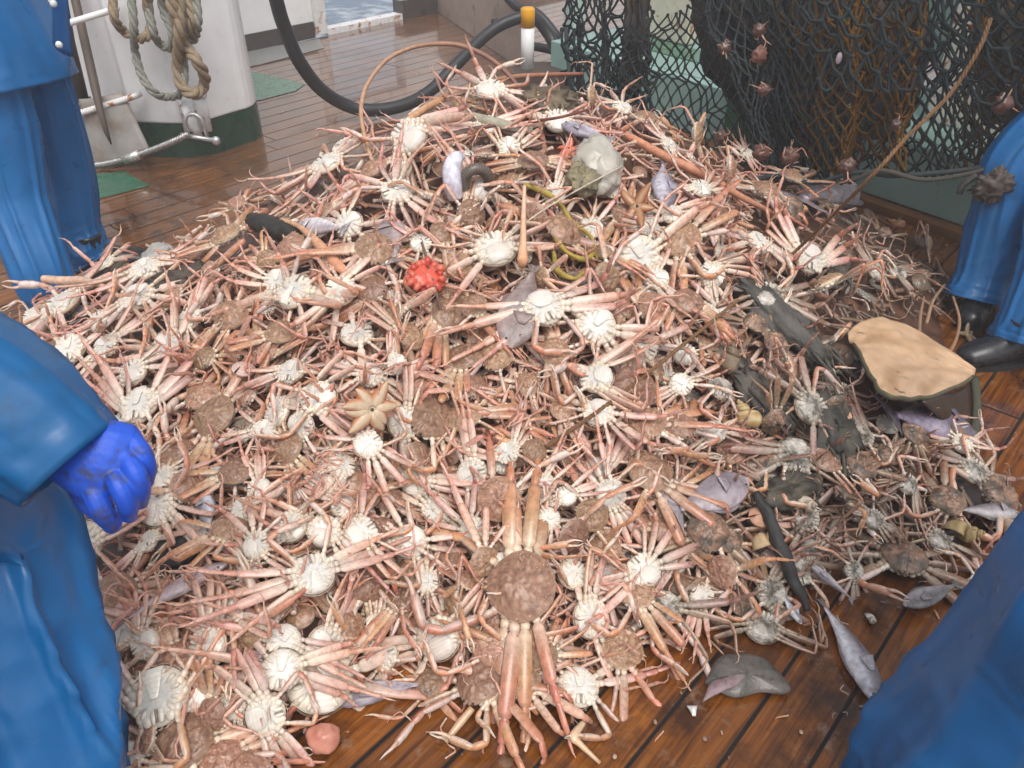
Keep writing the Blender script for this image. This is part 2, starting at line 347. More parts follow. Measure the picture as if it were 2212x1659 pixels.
# ---------------------------------------------------------------- white samson post housing
cA, cB, cC = at_z(310, 338), at_z(436, 343), at_z(571, 297)
def arc(a, c, b, k=6): return [a*((1-t)**2)+c*(2*t*(1-t))+b*t*t for t in [i/k for i in range(k+1)]]
back = V((cC.x-.34, cC.y+.7, 0)); back2 = V((cA.x-.7, cC.y+.75, 0)); sideL = V((cA.x-.65, cA.y+.42, 0))
foot = [cA]+arc(cA+(cB-cA)*.6, cB, cB+(cC-cB)*.35, 5)+arc(cB+(cC-cB)*.72, cC+V((.02, -.02, 0)), cC+V((-.06, .16, 0)), 6)+[back, back2, sideL, V((cA.x-.06, cA.y+.1, 0))]
if sum((foot[i-1].x*foot[i].y-foot[i].x*foot[i-1].y) for i in range(len(foot))) < 0: foot = foot[::-1]
cen = sum(foot, V((0, 0, 0)))/len(foot)
col_ = thing('white_housing', 'white painted steel housing with a dark green foot', 'housing', cen, lm='white steel housing', pos=(440, 160))
mb = MB(); mb.prism([p-cen for p in foot], .19, 2.4, (.80, .80, .80)); obj('shell', mb, m_paint, col_, False, .012)
mb = MB(); mb.prism([(p-cen)*1.004 for p in foot], 0, .188, DGREEN); obj('green_foot', mb, M('dark_green_paint', rough=.3, nscale=10, namt=.12, bump=.1), col_, False)
# recess frame with two rungs
for (p0, p1, c, mt) in (((150, 50, 4.3), (243, 22, 4.37), WHITE, m_paint), ((150, 252, 4.3), (292, 208, 4.36), OFFW, m_rust)):
    mb = MB(); a, b_ = at_y(*p0), at_y(*p1); a = a+(a-b_)*1.2
    mb.loft([a-cen, b_-cen, b_-cen+V((.01, .04, 0))], [.016]*3, 12, col=c); obj('rung', mb, mt, col_)
# padeye
pa = at_y(412, 232, 4.36)-cen
mb = MB(); mb.box(pa+V((0, .03, .06)), (.17, .03, .03), WHITE); mb.box(pa+V((.0, .035, -.03)), (.15, .02, .22), WHITE)
mb.loft([pa+V((-.01, 0, .04)), pa+V((.0, -.05, .0)), pa+V((.02, -.07, -.07)), pa+V((.03, -.05, -.14))], [.028, .03, .024, .02], 10, col=WHITE); obj('padeye', mb, m_rust, col_)

# shackle, wire
sh = thing('shackle', 'bright steel bow shackle hooked through the white padeye', 'shackle', lm='steel shackle', pos=(430, 292))
c0 = at_y(424, 278, 4.24)
mb = MB(); arcp = [c0+V((.045*math.cos(a)+.0, -.01, .05*math.sin(a)+.03)) for a in [PI*i/10 for i in range(11)]]
arcp = [c0+V((-.05, -.0, -.04))]+arcp[::-1]+[c0+V((.05, 0, -.04))]; mb.loft(arcp, [.011]*len(arcp), 10, col=(.6, .6, .6)); obj('bow', mb, m_steel, sh)
mb = MB(); mb.loft([c0+V((-.085, -.01, -.03)), c0+V((.09, -.01, -.06))], [.012, .012], 10, col=(.62, .62, .62)); mb.ball(c0+V((.095, -.01, -.062)), (.024, .02, .024), (.6, .6, .6)); obj('pin', mb, m_steel, sh)
def twisted(mb, pts, r, pitch, col, strands=3, n=6):
    acc = 0; hel = [[] for _ in range(strands)]
    for i, p in enumerate(pts):
        t = (pts[min(i+1, len(pts)-1)]-pts[max(0, i-1)]).normalized()
        s = t.cross(V((.2, 1, .1))).normalized(); u = s.cross(t)
        if i: acc += (p-pts[i-1]).length
        for k in range(strands):
            a = 2*PI*(acc/pitch + k/strands); hel[k].append(p+s*(math.cos(a)*r*.52)+u*(math.sin(a)*r*.52))
    for h in hel: mb.loft(h, [r*.56]*len(h), n, col=col)
mb = MB(); pts = catmull([at_y(*q) for q in ((60, 352, 4.2), (130, 356, 4.2), (200, 358, 4.2), (240, 352, 4.2), (280, 341, 4.2), (330, 324, 4.2), (370, 308, 4.2), (408, 290, 4.22))], 14)
twisted(mb, pts, .017, .06, (.42, .41, .39), 4, 5); wr = obj('wire_rope', mb, m_steel); tag(wr, 'grey steel wire rope stretched from the shackle along the deck', 'wire rope', lm='steel wire rope', pos=(330, 322))
mb = MB(); mb.loft([at_y(268, 345, 4.2), at_y(302, 334, 4.2)], [.026, .026], 12, col=(.66, .64, .6)); obj('crimp_sleeve', mb, m_steel, wr)

# shovel leaning in the rungs
sv = thing('shovel', 'worn grey shovel with dark wooden shaft leaning behind the rungs', 'shovel', lm='grey shovel', pos=(240, 280))
Yv = 4.33
def sf(u, v):
    a = at_y(172, 214, Yv+.05)*(1-u)+at_y(266, 198, Yv+.05)*u; b_ = at_y(196, 374, Yv-.06)*(1-u)+at_y(326, 326, Yv-.06)*u
    return a*(1-v)+b_*v + V((0, -.035*math.sin(PI*u)*(1-v*.8), 0))
mb = MB(); mb.grid(sf, 10, 12, rgb(150, 146, 140)); bl = obj('blade', mb, m_dull, sv); sm_ = bl.modifiers.new('thickness', 'SOLIDIFY'); sm_.thickness = .006
mb = MB(); p = [at_y(140, -120, Yv+.28), at_y(163, 0, Yv+.16), at_y(188, 110, Yv+.07), at_y(206, 190, Yv-.0), at_y(216, 235, Yv-.06), at_y(230, 285, Yv-.10), at_y(241, 312, Yv-.085)]
mb.loft(p, [.022, .022, .023, .023, .019, .013, .004], 12, col=rgb(92, 80, 70)); obj('shaft', mb, m_wood, sv)
sv2 = thing('shovel', 'dark rusty shovel half hidden behind the blue trousers', 'shovel')
mb = MB(); p = [at_y(112, -120, Yv+.2), at_y(150, 90, Yv+.1), at_y(180, 220, Yv+.08)]; mb.loft(p, [.028, .028, .032], 12, col=rgb(60, 50, 44)); obj('shaft', mb, m_wood, sv2)
mb = MB()
mb.grid(lambda u, v: at_y(165+105*u+10*v, 232-28*u+60*v+(-18 if .2 < u < .4 else 0)*(1-v), Yv+.12)+V((0, -.03*math.sin(PI*u), 0)), 12, 5, rgb(52, 46, 42)); bl = obj('blade', mb, m_dull, sv2); sm_ = bl.modifiers.new('thickness', 'SOLIDIFY'); sm_.thickness = .008

# ropes hanging on the housing
rp = thing('rope_hank', 'hank of tan and grey twisted rope hung in loops', 'rope', lm='hanging rope hank', pos=(380, 120))
TAN, GRY = rgb(146, 128, 104), rgb(138, 138, 128)
for nm, pts_, r, c in (('rope_loop', [(372, -60), (385, 0), (388, 70), (384, 140), (392, 185), (418, 204), (441, 184), (441, 160), (425, 132), (402, 100), (388, 60), (372, 10), (360, -60)], .030, TAN),
    ('rope_loop', [(404, -60), (408, 0), (416, 50), (400, 95), (392, 120)], .026, TAN),
    ('rope_loop', [(275, -60), (284, 0), (290, 60), (292, 110), (305, 160), (330, 198), (360, 210), (388, 204), (398, 180), (396, 120), (384, 60), (380, -60)], .022, GRY),
    ('rope_loop', [(238, -60), (243, 0), (248, 40), (268, 68), (298, 84), (318, 78), (326, 50), (318, 10), (312, -60)], .024, TAN),
    ('rope_loop', [(325, -60), (322, 20), (332, 70), (346, 95), (368, 104), (372, 70), (352, 20), (345, -60)], .022, GRY),
    ('rope_loop', [(415, -60), (424, 0), (428, 50), (420, 84), (404, 80), (398, 40), (388, -60)], .022, GRY)):
    mb = MB(); yy = 4.30
    pts3 = catmull([at_y(x, y, 4.31 - .035*((i % 3)) - (.05 if r > .028 else 0)) for i, (x, y) in enumerate(pts_)], 10)
    twisted(mb, pts3, r*.95, r*7, c, 3, 7); obj(nm, mb, m_rope, rp)

# ---------------------------------------------------------------- teal hatch coaming and winch gear behind the net
hA, hB = V((.20, 5.80, 0)), V((3.4, 1.70, 0)); hd = (hB-hA).normalized(); hn = V((-hd.y, hd.x, 0))   # hn points aft, away from the camera
if hn.y < 0: hn = -hn
HR = Matrix.Rotation(math.atan2(hd.y, hd.x), 3, 'Z')
def hbox(mb, s0, s1, d0, d1, z0, z1, c): mb.box(hA+hd*((s0+s1)/2)+hn*((d0+d1)/2)+V((0, 0, (z0+z1)/2)), (s1-s0, d1-d0, z1-z0), c, HR)
hc = thing('hatch_coaming', 'low teal painted hatch coaming behind the net', 'coaming', lm='teal coaming', pos=(1980, 440))
mb = MB(); hbox(mb, .1, 1.62, 0, .07, .05, .34, TEAL); hbox(mb, 2.02, 5.2, 0, .07, .05, .34, TEAL); obj('side_plate', mb, m_teal, hc, False, .006)
mb = MB(); hbox(mb, 1.622, 2.018, -.012, .06, .0, .36, rgb(28, 92, 62)); obj('green_panel', mb, m_green, hc, False, .006)
mb = MB(); hbox(mb, .1, 1.62, .072, .95, .30, .345, rgb(136, 166, 158)); hbox(mb, 2.02, 5.2, .072, .95, .30, .345, rgb(136, 166, 158)); obj('top_plate', mb, m_teal, hc, False, .006)
mb = MB(); hbox(mb, .5, 1.3, .30, .55, .3455, .352, rgb(66, 112, 88)); obj('green_stripe', mb, m_green, hc, False)
mb = MB(); hbox(mb, .1, 1.6, .952, 1.05, .28, .42, rgb(150, 100, 40)); obj('wooden_edge', mb, m_wood, hc, False)
mb = MB(); hbox(mb, -.1, 5.3, -.07, -.002, .0, .045, rgb(120, 78, 32)); obj('wooden_kerb', mb, m_wood, hc, False, .004)
wb = thing('winch_house', 'teal and cream winch house rising behind the black net', 'winch house', lm='winch house', pos=(1250, 60))
mb = MB(); hbox(mb, .11, .21, .10, .20, .35, 2.4, rgb(170, 190, 182)); obj('corner_post', mb, m_teal, wb, False, .01)
mb = MB(); hbox(mb, .30, .80, .56, .66, .353, 1.3, rgb(206, 200, 180)); obj('cream_panel', mb, m_rust, wb, False, .01)
mb = MB(); hbox(mb, .96, 2.5, 1.12, 1.9, .425, 2.4, rgb(120, 146, 136)); obj('teal_panel', mb, m_teal, wb, False, .01)
mb = MB(); hbox(mb, 2.55, 4.6, .35, 1.2, .346, 1.5, rgb(226, 222, 210)); obj('rusty_panel', mb, m_rust, wb, False, .01)
# ================================================================ THE HEAP
APEX = V((.04, 2.95, 0)); HMAX = .82
bpx = [(470, 1760), (580, 1650), (630, 1540), (740, 1440), (890, 1440), (1000, 1520), (1100, 1560), (1200, 1540), (1320, 1455), (1490, 1390), (1670, 1335), (1900, 1270), (2070, 1225), (2190, 1150), (2215, 1080), (2130, 960), (2110, 820), (2085, 690), (2060, 590), (1960, 498), (1835, 425)]
BND = [at_z(*q) for q in bpx] + [V((1.35, 4.15, 0)), V((.8, 4.6, 0)), V((.2, 4.55, 0)), V((-.4, 4.3, 0)), V((-.85, 3.95, 0)), V((-1.2, 3.6, 0))]
BND += [at_z(*q) for q in [(405, 548), (225, 585), (115, 650), (30, 720), (-100, 860), (-180, 1050), (-120, 1300), (60, 1560), (230, 1760)]]
_pol = sorted((math.atan2(p.y-APEX.y, p.x-APEX.x), math.hypot(p.x-APEX.x, p.y-APEX.y)) for p in BND)
def bd(a):
    n = len(_pol)
    for i in range(n):
        a1, r1 = _pol[i]; a0, r0 = _pol[i-1]
        if i == 0: a0 -= 2*PI
        if a0 <= a <= a1: return r0+(r1-r0)*(a-a0)/max(1e-6, a1-a0)
    a0, r0 = _pol[-1]; a1, r1 = _pol[0]; a1 += 2*PI
    return r0+(r1-r0)*(a-a0)/(a1-a0)
BDT = [bd(-PI+2*PI*i/720) for i in range(721)]
def rr(x, y):
    dx, dy = x-APEX.x, y-APEX.y
    return math.hypot(dx, dy)/BDT[int((math.atan2(dy, dx)+PI)/(2*PI)*720)]
def hgt(x, y):
    r = rr(x, y)
    if r >= 1: return 0.0
    e = 1-r
    h = HMAX*(1.08*e**1.12) if e < .75 else HMAX*(1.08*.75**1.12+(e-.75)*1.02-(e-.75)**2*1.4)
    h += .035*min(1, e*4)*noise.noise(V((x*2.6, y*2.6, 3.1)))+.022*min(1, e*4)*noise.noise(V((x*7, y*7, 9)))
    return max(0.0, h + .035*min(1, e*9))
def pile(px, py):
    d = ray(px, py); o = V((0, 0, CAM_H)); t = .6
    while t < 9:
        p = o+d*t
        if p.z <= hgt(p.x, p.y):
            lo, hi = t-.03, t
            for _ in range(8):
                m = (lo+hi)/2; p = o+d*m
                if p.z <= hgt(p.x, p.y): hi = m
                else: lo = m
            return o+d*hi
        t += .03
    return at_z(px, py)
def normal(p, e=.04):
    return V((hgt(p.x-e, p.y)-hgt(p.x+e, p.y), hgt(p.x, p.y-e)-hgt(p.x, p.y+e), 2*e)).normalized()

# ---------------------------------------------------------------- crab pieces (carapace width = 1)
m_leg = M('crab_leg_shell', rough=.3, spec=.55, nscale=9, namt=.24, bump=.25, bscale=30, coat=.45, sss=.25, vary=.16, hue=.012)
m_cara = M('crab_carapace', rough=.5, spec=.5, nscale=9, namt=.32, bump=.5, bscale=14, coat=.35, vary=.22, hue=.012)
m_belly = M('crab_belly', rough=.36, spec=.5, nscale=7, namt=.12, bump=.3, bscale=20, coat=.3, vary=.12, hue=.01, dirt=(.42, .33, .22), dscale=3.2, dlo=.58, dhi=.80)
m_bellym = M('muddy_crab_belly', rough=.4, nscale=7, namt=.2, bump=.4, bscale=20, coat=.3, vary=.15, dirt=(.11, .09, .065), dscale=3.0, dlo=.34, dhi=.58)
m_caram = M('muddy_crab_carapace', rough=.45, nscale=9, namt=.35, bump=.6, bscale=14, coat=.35, vary=.2, dirt=(.07, .06, .045), dscale=2.6, dlo=.40, dhi=.62)
D = dict(coxa=(.70, .54, .40), mer=(.53, .265, .14), mer2=(.55, .30, .17), joint=(.52, .20, .11), pro=(.54, .235, .13), dac=(.56, .25, .15), tip=(.68, .42, .31))
U = dict(coxa=(.74, .65, .53), mer=(.64, .43, .35), mer2=(.62, .37, .29), joint=(.60, .27, .19), pro=(.64, .36, .28), dac=(.62, .29, .21), tip=(.72, .50, .40))
def seg_path(segs, bends, roll):
    """joint positions of a limb bending in a plane rolled about +X"""
    d = V((1, 0, 0)); ax = Matrix.Rotation(roll, 3, 'X') @ V((0, 1, 0)); p = V((0, 0, 0)); J = [p.copy()]; DD = []
    for L, b in zip(segs, bends):
        d = Matrix.Rotation(b, 3, ax) @ d; p = p+d*L; J.append(p.copy()); DD.append(d.copy())
    return J, DD, ax
def leg_mb(bends, roll, n=8, lng=1.0, pal=0.0):
    segs = [.13, .12, 1.08*lng, .30, .54*lng, .40]
    J, DD, ax = seg_path(segs, [0, 0]+[RAD(b) for b in bends], roll)
    W = [.092, .078, .118, .072, .056, .030]; T = [.08, .06, .056, .048, .038, .022]
    zone = ['coxa', 'coxa', 'mer', 'joint', 'pro', 'dac']
    pts = []; rad = []; zs = []
    for k in range(6):
        a, b = J[k], J[k+1]
        prof = ((.01, .62), (.09, .96), (.5, 1.0), (.92, .92), (.99, .66)) if k < 5 else ((.02, .8), (.3, .95), (.65, .6), (.9, .25), (1.0, .06))
        for t, s in prof:
            p = a+(b-a)*t
            if k == 5: p = p + ax.cross(DD[5])*(-.10*math.sin(PI*min(1, t)))
            if k == 2: p = p + ax.cross(DD[2])*(-.025*math.sin(PI*t))
            pts.append(p); rad.append((W[k]*s, T[k]*s)); zs.append((zone[k], t))
    def cc(f, a, i):
        z, t = zs[i]; dors = .5+.5*math.sin(a); dors = max(0, min(1, dors*1.6-.25))
        def pick(P):
            if z == 'mer': c = mix(P['coxa'], P['mer'], min(1, t*4)) if t < .25 else mix(P['mer'], P['joint'], max(0, (t-.75)*3.4))
            elif z == 'pro': c = mix(P['joint'], P['pro'], min(1, t*3))
            elif z == 'dac': c = mix(P['dac'], P['tip'], max(0, t*1.4-.4))
            else: c = P[z]
            return c
        c = mix(pick(U), pick(D), dors*(1-max(0, pal))); c = mix(c, (.68, .43, .34), pal*.25) if pal >= 0 else mix(c, (.12, .085, .058), .6)
        side = abs(math.cos(a)); c = mix(c, mix(c, (.74, .56, .42), .5), max(0, side-.8)*3)   # pale edge ridges
        if t < .03 or t > .96: c = mix(c, (.45, .30, .20), .35)
        return c
    mb = MB(); mb.loft(pts, rad, n, up=lambda i: ax.cross((pts[min(i+1, len(pts)-1)]-pts[max(0, i-1)])).normalized()*-1, col=cc, sq=.8)
    return mb
def claw_mb(bends, roll, n=8):
    segs = [.14, .12, .62, .28, .50, .02]
    J, DD, ax = seg_path(segs, [0, 0]+[RAD(b) for b in bends]+[0], roll)
    W = [.08, .07, .085, .085, .115]; T = [.07, .06, .075, .075, .08]; pts = []; rad = []; zs = []
    for k in range(5):
        for t, s in ((.02, .7), (.25, .95), (.6, 1.0), (.88, .9), (.98, .68)):
            pts.append(J[k]+(J[k+1]-J[k])*t); rad.append((W[k]*s, T[k]*s)); zs.append(k)
    def cc(f, a, i):
        dors = max(0, min(1, .5+.8*math.sin(a))); P = [((.78, .7, .6), (.64, .45, .33)), ((.76, .68, .58), (.6, .4, .28)), ((.72, .58, .5), (.55, .28, .16)), ((.68, .42, .3), (.55, .22, .11)), ((.76, .62, .54), (.58, .30, .18))][zs[i]]
        return mix(P[0], P[1], dors)
    mb = MB(); mb.loft(pts, rad, n, up=lambda i: ax.cross(DD[min(zs[i], 4)]).normalized()*-1, col=cc)
    e = J[5]; d = DD[4]; nrm = ax.cross(d).normalized(); sd = d.cross(nrm).normalized()
    for sg, cv in ((1, .05), (-1, -.05)):
        q = [e+sd*(sg*.05)-d*.06, e+sd*(sg*.085)+d*.12, e+sd*(sg*.085)+d*.26-nrm*.03, e+sd*(sg*.035)+d*.40-nrm*.05]
        q = catmull(q, 3); mb.loft(q, [.05-.042*(i/(len(q)-1)) for i in range(len(q))], 6, col=lambda f, a, i: mix((.66, .40, .27), (.78, .70, .6), f))
    return mb
def cara_mb(seed=0, hi=True):
    mb = MB(); K = 64 if hi else 26; rings = [0, .09, .18, .27, .36, .45, .54, .63, .71, .79, .86, .94, 1.0, 1.0, .97] if hi else [0, .16, .32, .48, .62, .75, .86, .94, 1.0, 1.0, .97]; E = len(rings)-2
    def outl(a):
        s, c = math.sin(a), math.cos(a)
        x = .5*c*(1-.30*max(0, s)**1.3); y = .49*s
        if s > .9: y -= .02*max(0, 1-abs(c)/.12); y += .035*math.exp(-((abs(c)-.16)/.07)**2)
        k = 1+.014*math.sin(a*17+seed)*(1 if s > -.3 else .4)
        return V((x*k, y*k, 0))
    vs = []; cs = []
    for i, r in enumerate(rings):
        for j in range(K):
            a = 2*PI*j/K; o = outl(a); p = o*r
            z = .175*(1-r**2.6) + (0 if i < E else (-.05 if i == E else -.10))
            if i < E-1:
                z += .016*noise.noise(V((p.x*19, p.y*19, seed+2.5)))*(1-r**6)
                z += .045*noise.noise(V((abs(p.x)*8, p.y*8, seed+.5)))*(1-r**4)*1.6
                z -= .018*math.exp(-((abs(p.x)-.17)/.05)**2)*(1-r)*(1 if abs(p.y) < .2 else .3)   # branchial grooves
            vs.append(V((p.x, p.y, z)))
            b = .5+.5*noise.noise(V((p.x*9, p.y*9, seed+4)))
            c = mix((.26, .14, .085), (.42, .235, .14), b)
            if r > .9: c = mix(c, (.52, .34, .23), (r-.9)*7)
            if i >= E: c = (.70, .55, .42)
            q_ = noise.noise(V((p.x*21, p.y*21, seed+8)))
            if i < E: c = mix(c, (.56, .38, .26), max(0, q_-.2)*1.3) if q_ > 0 else mix(c, (.13, .065, .04), min(1, -q_*1.3))
            cs.append(c)
    R_ = len(rings)
    mb.add(vs, [(i*K+j, (i+1)*K+j, (i+1)*K+(j+1) % K, i*K+(j+1) % K) for i in range(R_-1) for j in range(K)], cs)
    for sx in (-1, 1):   # eyes and the little horns between them
        mb.ball((sx*.10, .475, .0), (.028, .034, .028), (.02, .016, .014), 8, 6)
        mb.loft([V((sx*.035, .45, .02)), V((sx*.05, .54, .0))], [.026, .008], 6, col=(.5, .3, .19))
    if hi:
        rg = random.Random(seed)
        for _ in range(26):   # pale tubercles towards the rear rim
            a = rg.uniform(PI*.95, PI*2.05); r = rg.uniform(.62, .97); o = outl(a)*r
            mb.ball((o.x, o.y, .175*(1-r**2.6)+.004), .013, (.62, .46, .33), 5, 4)
    return mb
def belly_mb(n=40):
    mb = MB(); rings = [(.475, -.07), (.44, -.13), (.36, -.175), (.27, -.195), (.18, -.185), (.0, -.18)]
    vs = []; cs = []
    for i, (r, z) in enumerate(rings):
        for j in range(n):
            a = 2*PI*j/n; s, c = math.sin(a), math.cos(a)
            g = abs(math.sin(a*5.0)); k = (1-.0*g)
            zz = z + (.03*math.exp(-(g/.25)**2) if i in (1, 2, 3) else 0)
            x = r*c*(1-.16*max(0, s)); y = r*s*.96
            vs.append(V((x, y, zz)))
            base = mix((.74, .675, .575), (.64, .655, .645), .7*(i-2)/3) if i > 1 else (.74, .66, .54)
            cs.append(mix(base, (.36, .29, .21), .55*math.exp(-(g/.2)**2)) if i in (2, 3) else base)
    mb.add(vs, [(i*n+(j+1) % n, (i+1)*n+(j+1) % n, (i+1)*n+j, i*n+j) for i in range(len(rings)-1) for j in range(n)], cs)
    for sx in (-1, 1):   # mouth plates and the cheeks beside them
        mb.ball((sx*.062, .30, -.185), (.055, .125, .04), (.75, .69, .59), 10, 7)
        mb.ball((sx*.19, .33, -.14), (.085, .10, .05), (.73, .65, .54), 10, 7)
        mb.ball((sx*.30, .25, -.13), (.075, .09, .055), (.74, .66, .54), 10, 7)
        for k in range(5):
            a = RAD(48-k*27); mb.ball((sx*.325*math.cos(a), .325*math.sin(a)-.02, -.165), (.092, .046, .042), (.72, .635, .52), 10, 7, mat=Matrix.Rotation(a if sx > 0 else -a, 3, 'Z'))
        mb.box((sx*.015, .30, -.215), (.010, .2, .02), (.3, .22, .16))
    return mb
def flap_mb(kind):
    mb = MB(); nv, nu = 24, 12
    def f(u, v):
        y = -.43+v*.47; seg = (v*6) % 1.0; ridge = .004*math.sin(PI*seg)
        if kind == 'male': wdt = .125*(1-v)**.8+.05+.008*math.sin(PI*seg)
        else: wdt = .29*math.sqrt(max(.0, 1-((v-.42)/.62)**2))
        x = (u*2-1)*wdt; r = math.hypot(x, y); zb = -.07-.06*min(1, max(0, (.475-r)/.035))-.045*min(1, max(0, (.44-r)/.08))-.02*min(1, max(0, (.36-r)/.09))
        return V((x, y, zb-.016-ridge-(.034 if kind != 'male' else .018)*max(0, math.sin(PI*u))**.5*(max(0, math.sin(PI*v))**.4 if kind != 'male' else 1)))
    def c(u, v):
        seg = (v*6) % 1.0; k = .22*math.exp(-(min(seg, 1-seg)/.07)**2); e = .35 if (u < .01 or u > .99) else 0
        b = (.77, .715, .63)
        if kind != 'male': b = mix(b, (.80, .66, .58), .5*(1 if abs(math.sin(u*PI*3)) < .35 else 0))
        return mix(b, (.42, .33, .25), max(k, e))
    mb.grid(f, nu, nv, c)
    mb.grid(lambda u, v: f(u, 1.0)*(1)+V((0, .012*v, .05*v)), nu, 1, (.7, .62, .52))
    return mb
LEGDEF = (((4, 8, 6, 8), 0), ((8, 28, 22, 12), 10), ((-6, 70, 22, 14), 0), ((5, 105, 18, 16), 25), ((-10, 140, 8, 14), -15), ((6, 62, 20, 14), 75), ((4, 95, 25, 14), -80), ((0, 20, 12, 20), 60), ((10, 48, 40, 20), -30), ((-4, 152, 4, 8), 80), ((0, 35, 60, 18), 20))
LEGS = [leg_mb(b, RAD(r_)).mesh('leg') for b, r_ in LEGDEF]; LEGSP = [leg_mb(b, RAD(r_), pal=.55).mesh('leg') for b, r_ in LEGDEF]; LEGSM = [leg_mb(b, RAD(r_), pal=-.5).mesh('leg') for b, r_ in LEGDEF]
CLAWS = [claw_mb(b, RAD(r_)).mesh('claw') for b, r_ in (((5, 40, 20), 90), ((0, 75, 40), 80), ((10, 30, 60), 100), ((-5, 95, 20), 70), ((0, 20, 5), 60))]
for me in LEGS+LEGSP+LEGSM+CLAWS: me.materials.append(m_leg)
CARA = [cara_mb(s).mesh('carapace') for s in (1, 7, 13, 22)]
for me in CARA: me.materials.append(m_cara)
CARAM = [me.copy() for me in CARA]
for me in CARAM: me.materials.clear(); me.materials.append(m_caram)
BELLY = belly_mb().mesh('belly'); BELLY.materials.append(m_belly); BELLYM = BELLY.copy(); BELLYM.materials.clear(); BELLYM.materials.append(m_bellym)
FLAPS = {k: flap_mb(k).mesh('abdomen_flap') for k in ('male', 'female')}
for me in FLAPS.values(): me.materials.append(m_belly)
FLAPSM = {k: me.copy() for k, me in FLAPS.items()}
for me in FLAPSM.values(): me.materials.clear(); me.materials.append(m_bellym)

rng = random.Random(11)
def limb(mesh, name, root, pos, yaw, pitch, roll, sc=1.0):
    o = bpy.data.objects.new(name, mesh); COL.objects.link(o); o.parent = root
    o.matrix_basis = Matrix.Translation(pos) @ Matrix.Rotation(yaw, 4, 'Z') @ Matrix.Rotation(-pitch, 4, 'Y') @ Matrix.Rotation(roll, 4, 'X') @ Matrix.Scale(sc, 4)
    return o
CRABS = []
def muddy(x, y): return max(0, min(.92, (x-1450+.25*(y-900))/320*.92)) if y > 430 else 0
CLEAR = [(1975, 775, 165), (802, 884, 62), (918, 600, 60), (1120, 670, 60), (1295, 360, 70), (1540, 1068, 85), (1610, 1470, 110), (380, 1275, 100), (985, 385, 55), (1690, 690, 60), (1578, 778, 52), (1612, 900, 55), (810, 1510, 110), (700, 1594, 60), (1690, 1190, 45), (700, 540, 45), (595, 488, 50), (1432, 400, 45)]
def crab(p, n, f, W, state, pose=None, flap=None, parts=True):
    """p where it lies, n the surface normal, f its heading, W carapace width in metres"""
    f = (f - n*f.dot(n)).normalized()
    up = -n if state == 'B' else n
    tilt = rng.gauss(0, .16) if state != 'S' else rng.choice((-1, 1))*rng.uniform(.7, 1.15)
    x = f.cross(up).normalized()
    R3 = Matrix((x, f, up)).transposed()
    R3 = R3 @ Matrix.Rotation(tilt, 3, 'Y') @ Matrix.Rotation(rng.gauss(0, .14), 3, 'X')
    lift = {'B': .17, 'T': .20, 'S': .30}[state]*W
    root = bpy.data.objects.new('snow_crab', None); COL.objects.link(root); root.empty_display_size = .03
    root.matrix_world = Matrix.Translation(p+n*lift) @ R3.to_4x4() @ Matrix.Scale(W, 4)
    def ch(me, nm, par):
        o = bpy.data.objects.new(nm, me); COL.objects.link(o); o.parent = par; return o
    qx, qy = proj(p); mudcrab = rng.random() < muddy(qx, qy)
    ch(rng.choice(CARAM if mudcrab else CARA), 'carapace', root); b = ch(BELLYM if mudcrab else BELLY, 'belly', root)
    ch((FLAPSM if mudcrab else FLAPS)[flap or rng.choice(('male', 'male', 'female'))], 'abdomen_flap', b)
    pose = pose or 'fold' if state == 'S' else rng.choice(('spread', 'spread', 'bundle', 'straight', 'fold', 'back', 'none' if rng.random() < .2 else 'bundle'))
    palecrab = rng.random() < {'B': .75, 'S': .5, 'T': .15}[state]
    for sx in (1, -1):
        com = rng.uniform(-32, 32) if pose == 'bundle' else 0
        if pose == 'back': com = -52
        if pose == 'fwd': com = 45
        if pose == 'straight': com = 0
        var0 = rng.choice((0, 1, 2, 3, 4, 5, 6, 8, 10)) if pose != 'fold' else rng.choice((3, 4, 9, 2))
        if pose == 'straight': var0 = 0
        for k in range(4):
            if state == 'S' and sx*tilt < 0 and rng.random() < .65: continue
            if (pose == 'none' and k < 3) or rng.random() < .06: continue
            if pose in ('spread', 'fold'): yaw = (34, 10, -14, -40)[k]+rng.gauss(0, 9)
            else: yaw = com+(12, 4, -4, -12)[k]+rng.gauss(0, 4)
            if pose == 'spread': vr = rng.choice((0, 1, 8, 10, 5, 6, 2, 7))
            else: vr = var0 if rng.random() < .75 or pose == 'straight' else rng.choice((0, 1, 2, 3, 4, 8))
            a = RAD(yaw); ya = a if sx > 0 else PI-a
            hip = V((sx*.36*math.cos(RAD(30-k*22)), (.17, .055, -.07, -.19)[k], -.11))
            pit = rng.gauss(.16, .12) if state == 'B' else rng.gauss(-.12, .12)
            sc = (.94, 1.0, .97, .80)[k]*rng.uniform(.92, 1.06)
            limb((LEGSM if mudcrab else LEGSP if palecrab else LEGS)[vr], 'leg', root, hip, ya, pit, rng.gauss(0, .25)+(PI if (sx < 0 and False) else 0), sc)
        if rng.random() < .93:
            a = RAD(58+rng.gauss(0, 10)); ya = a if sx > 0 else PI-a
            limb(rng.choice(CLAWS), 'claw', root, V((sx*.27, .27, -.11)), ya, rng.gauss(.05, .15), rng.gauss(0, .3) if sx > 0 else PI+rng.gauss(0, .3), rng.uniform(.85, 1.0))
    CRABS.append((root, state, W, proj(p)))
    return root
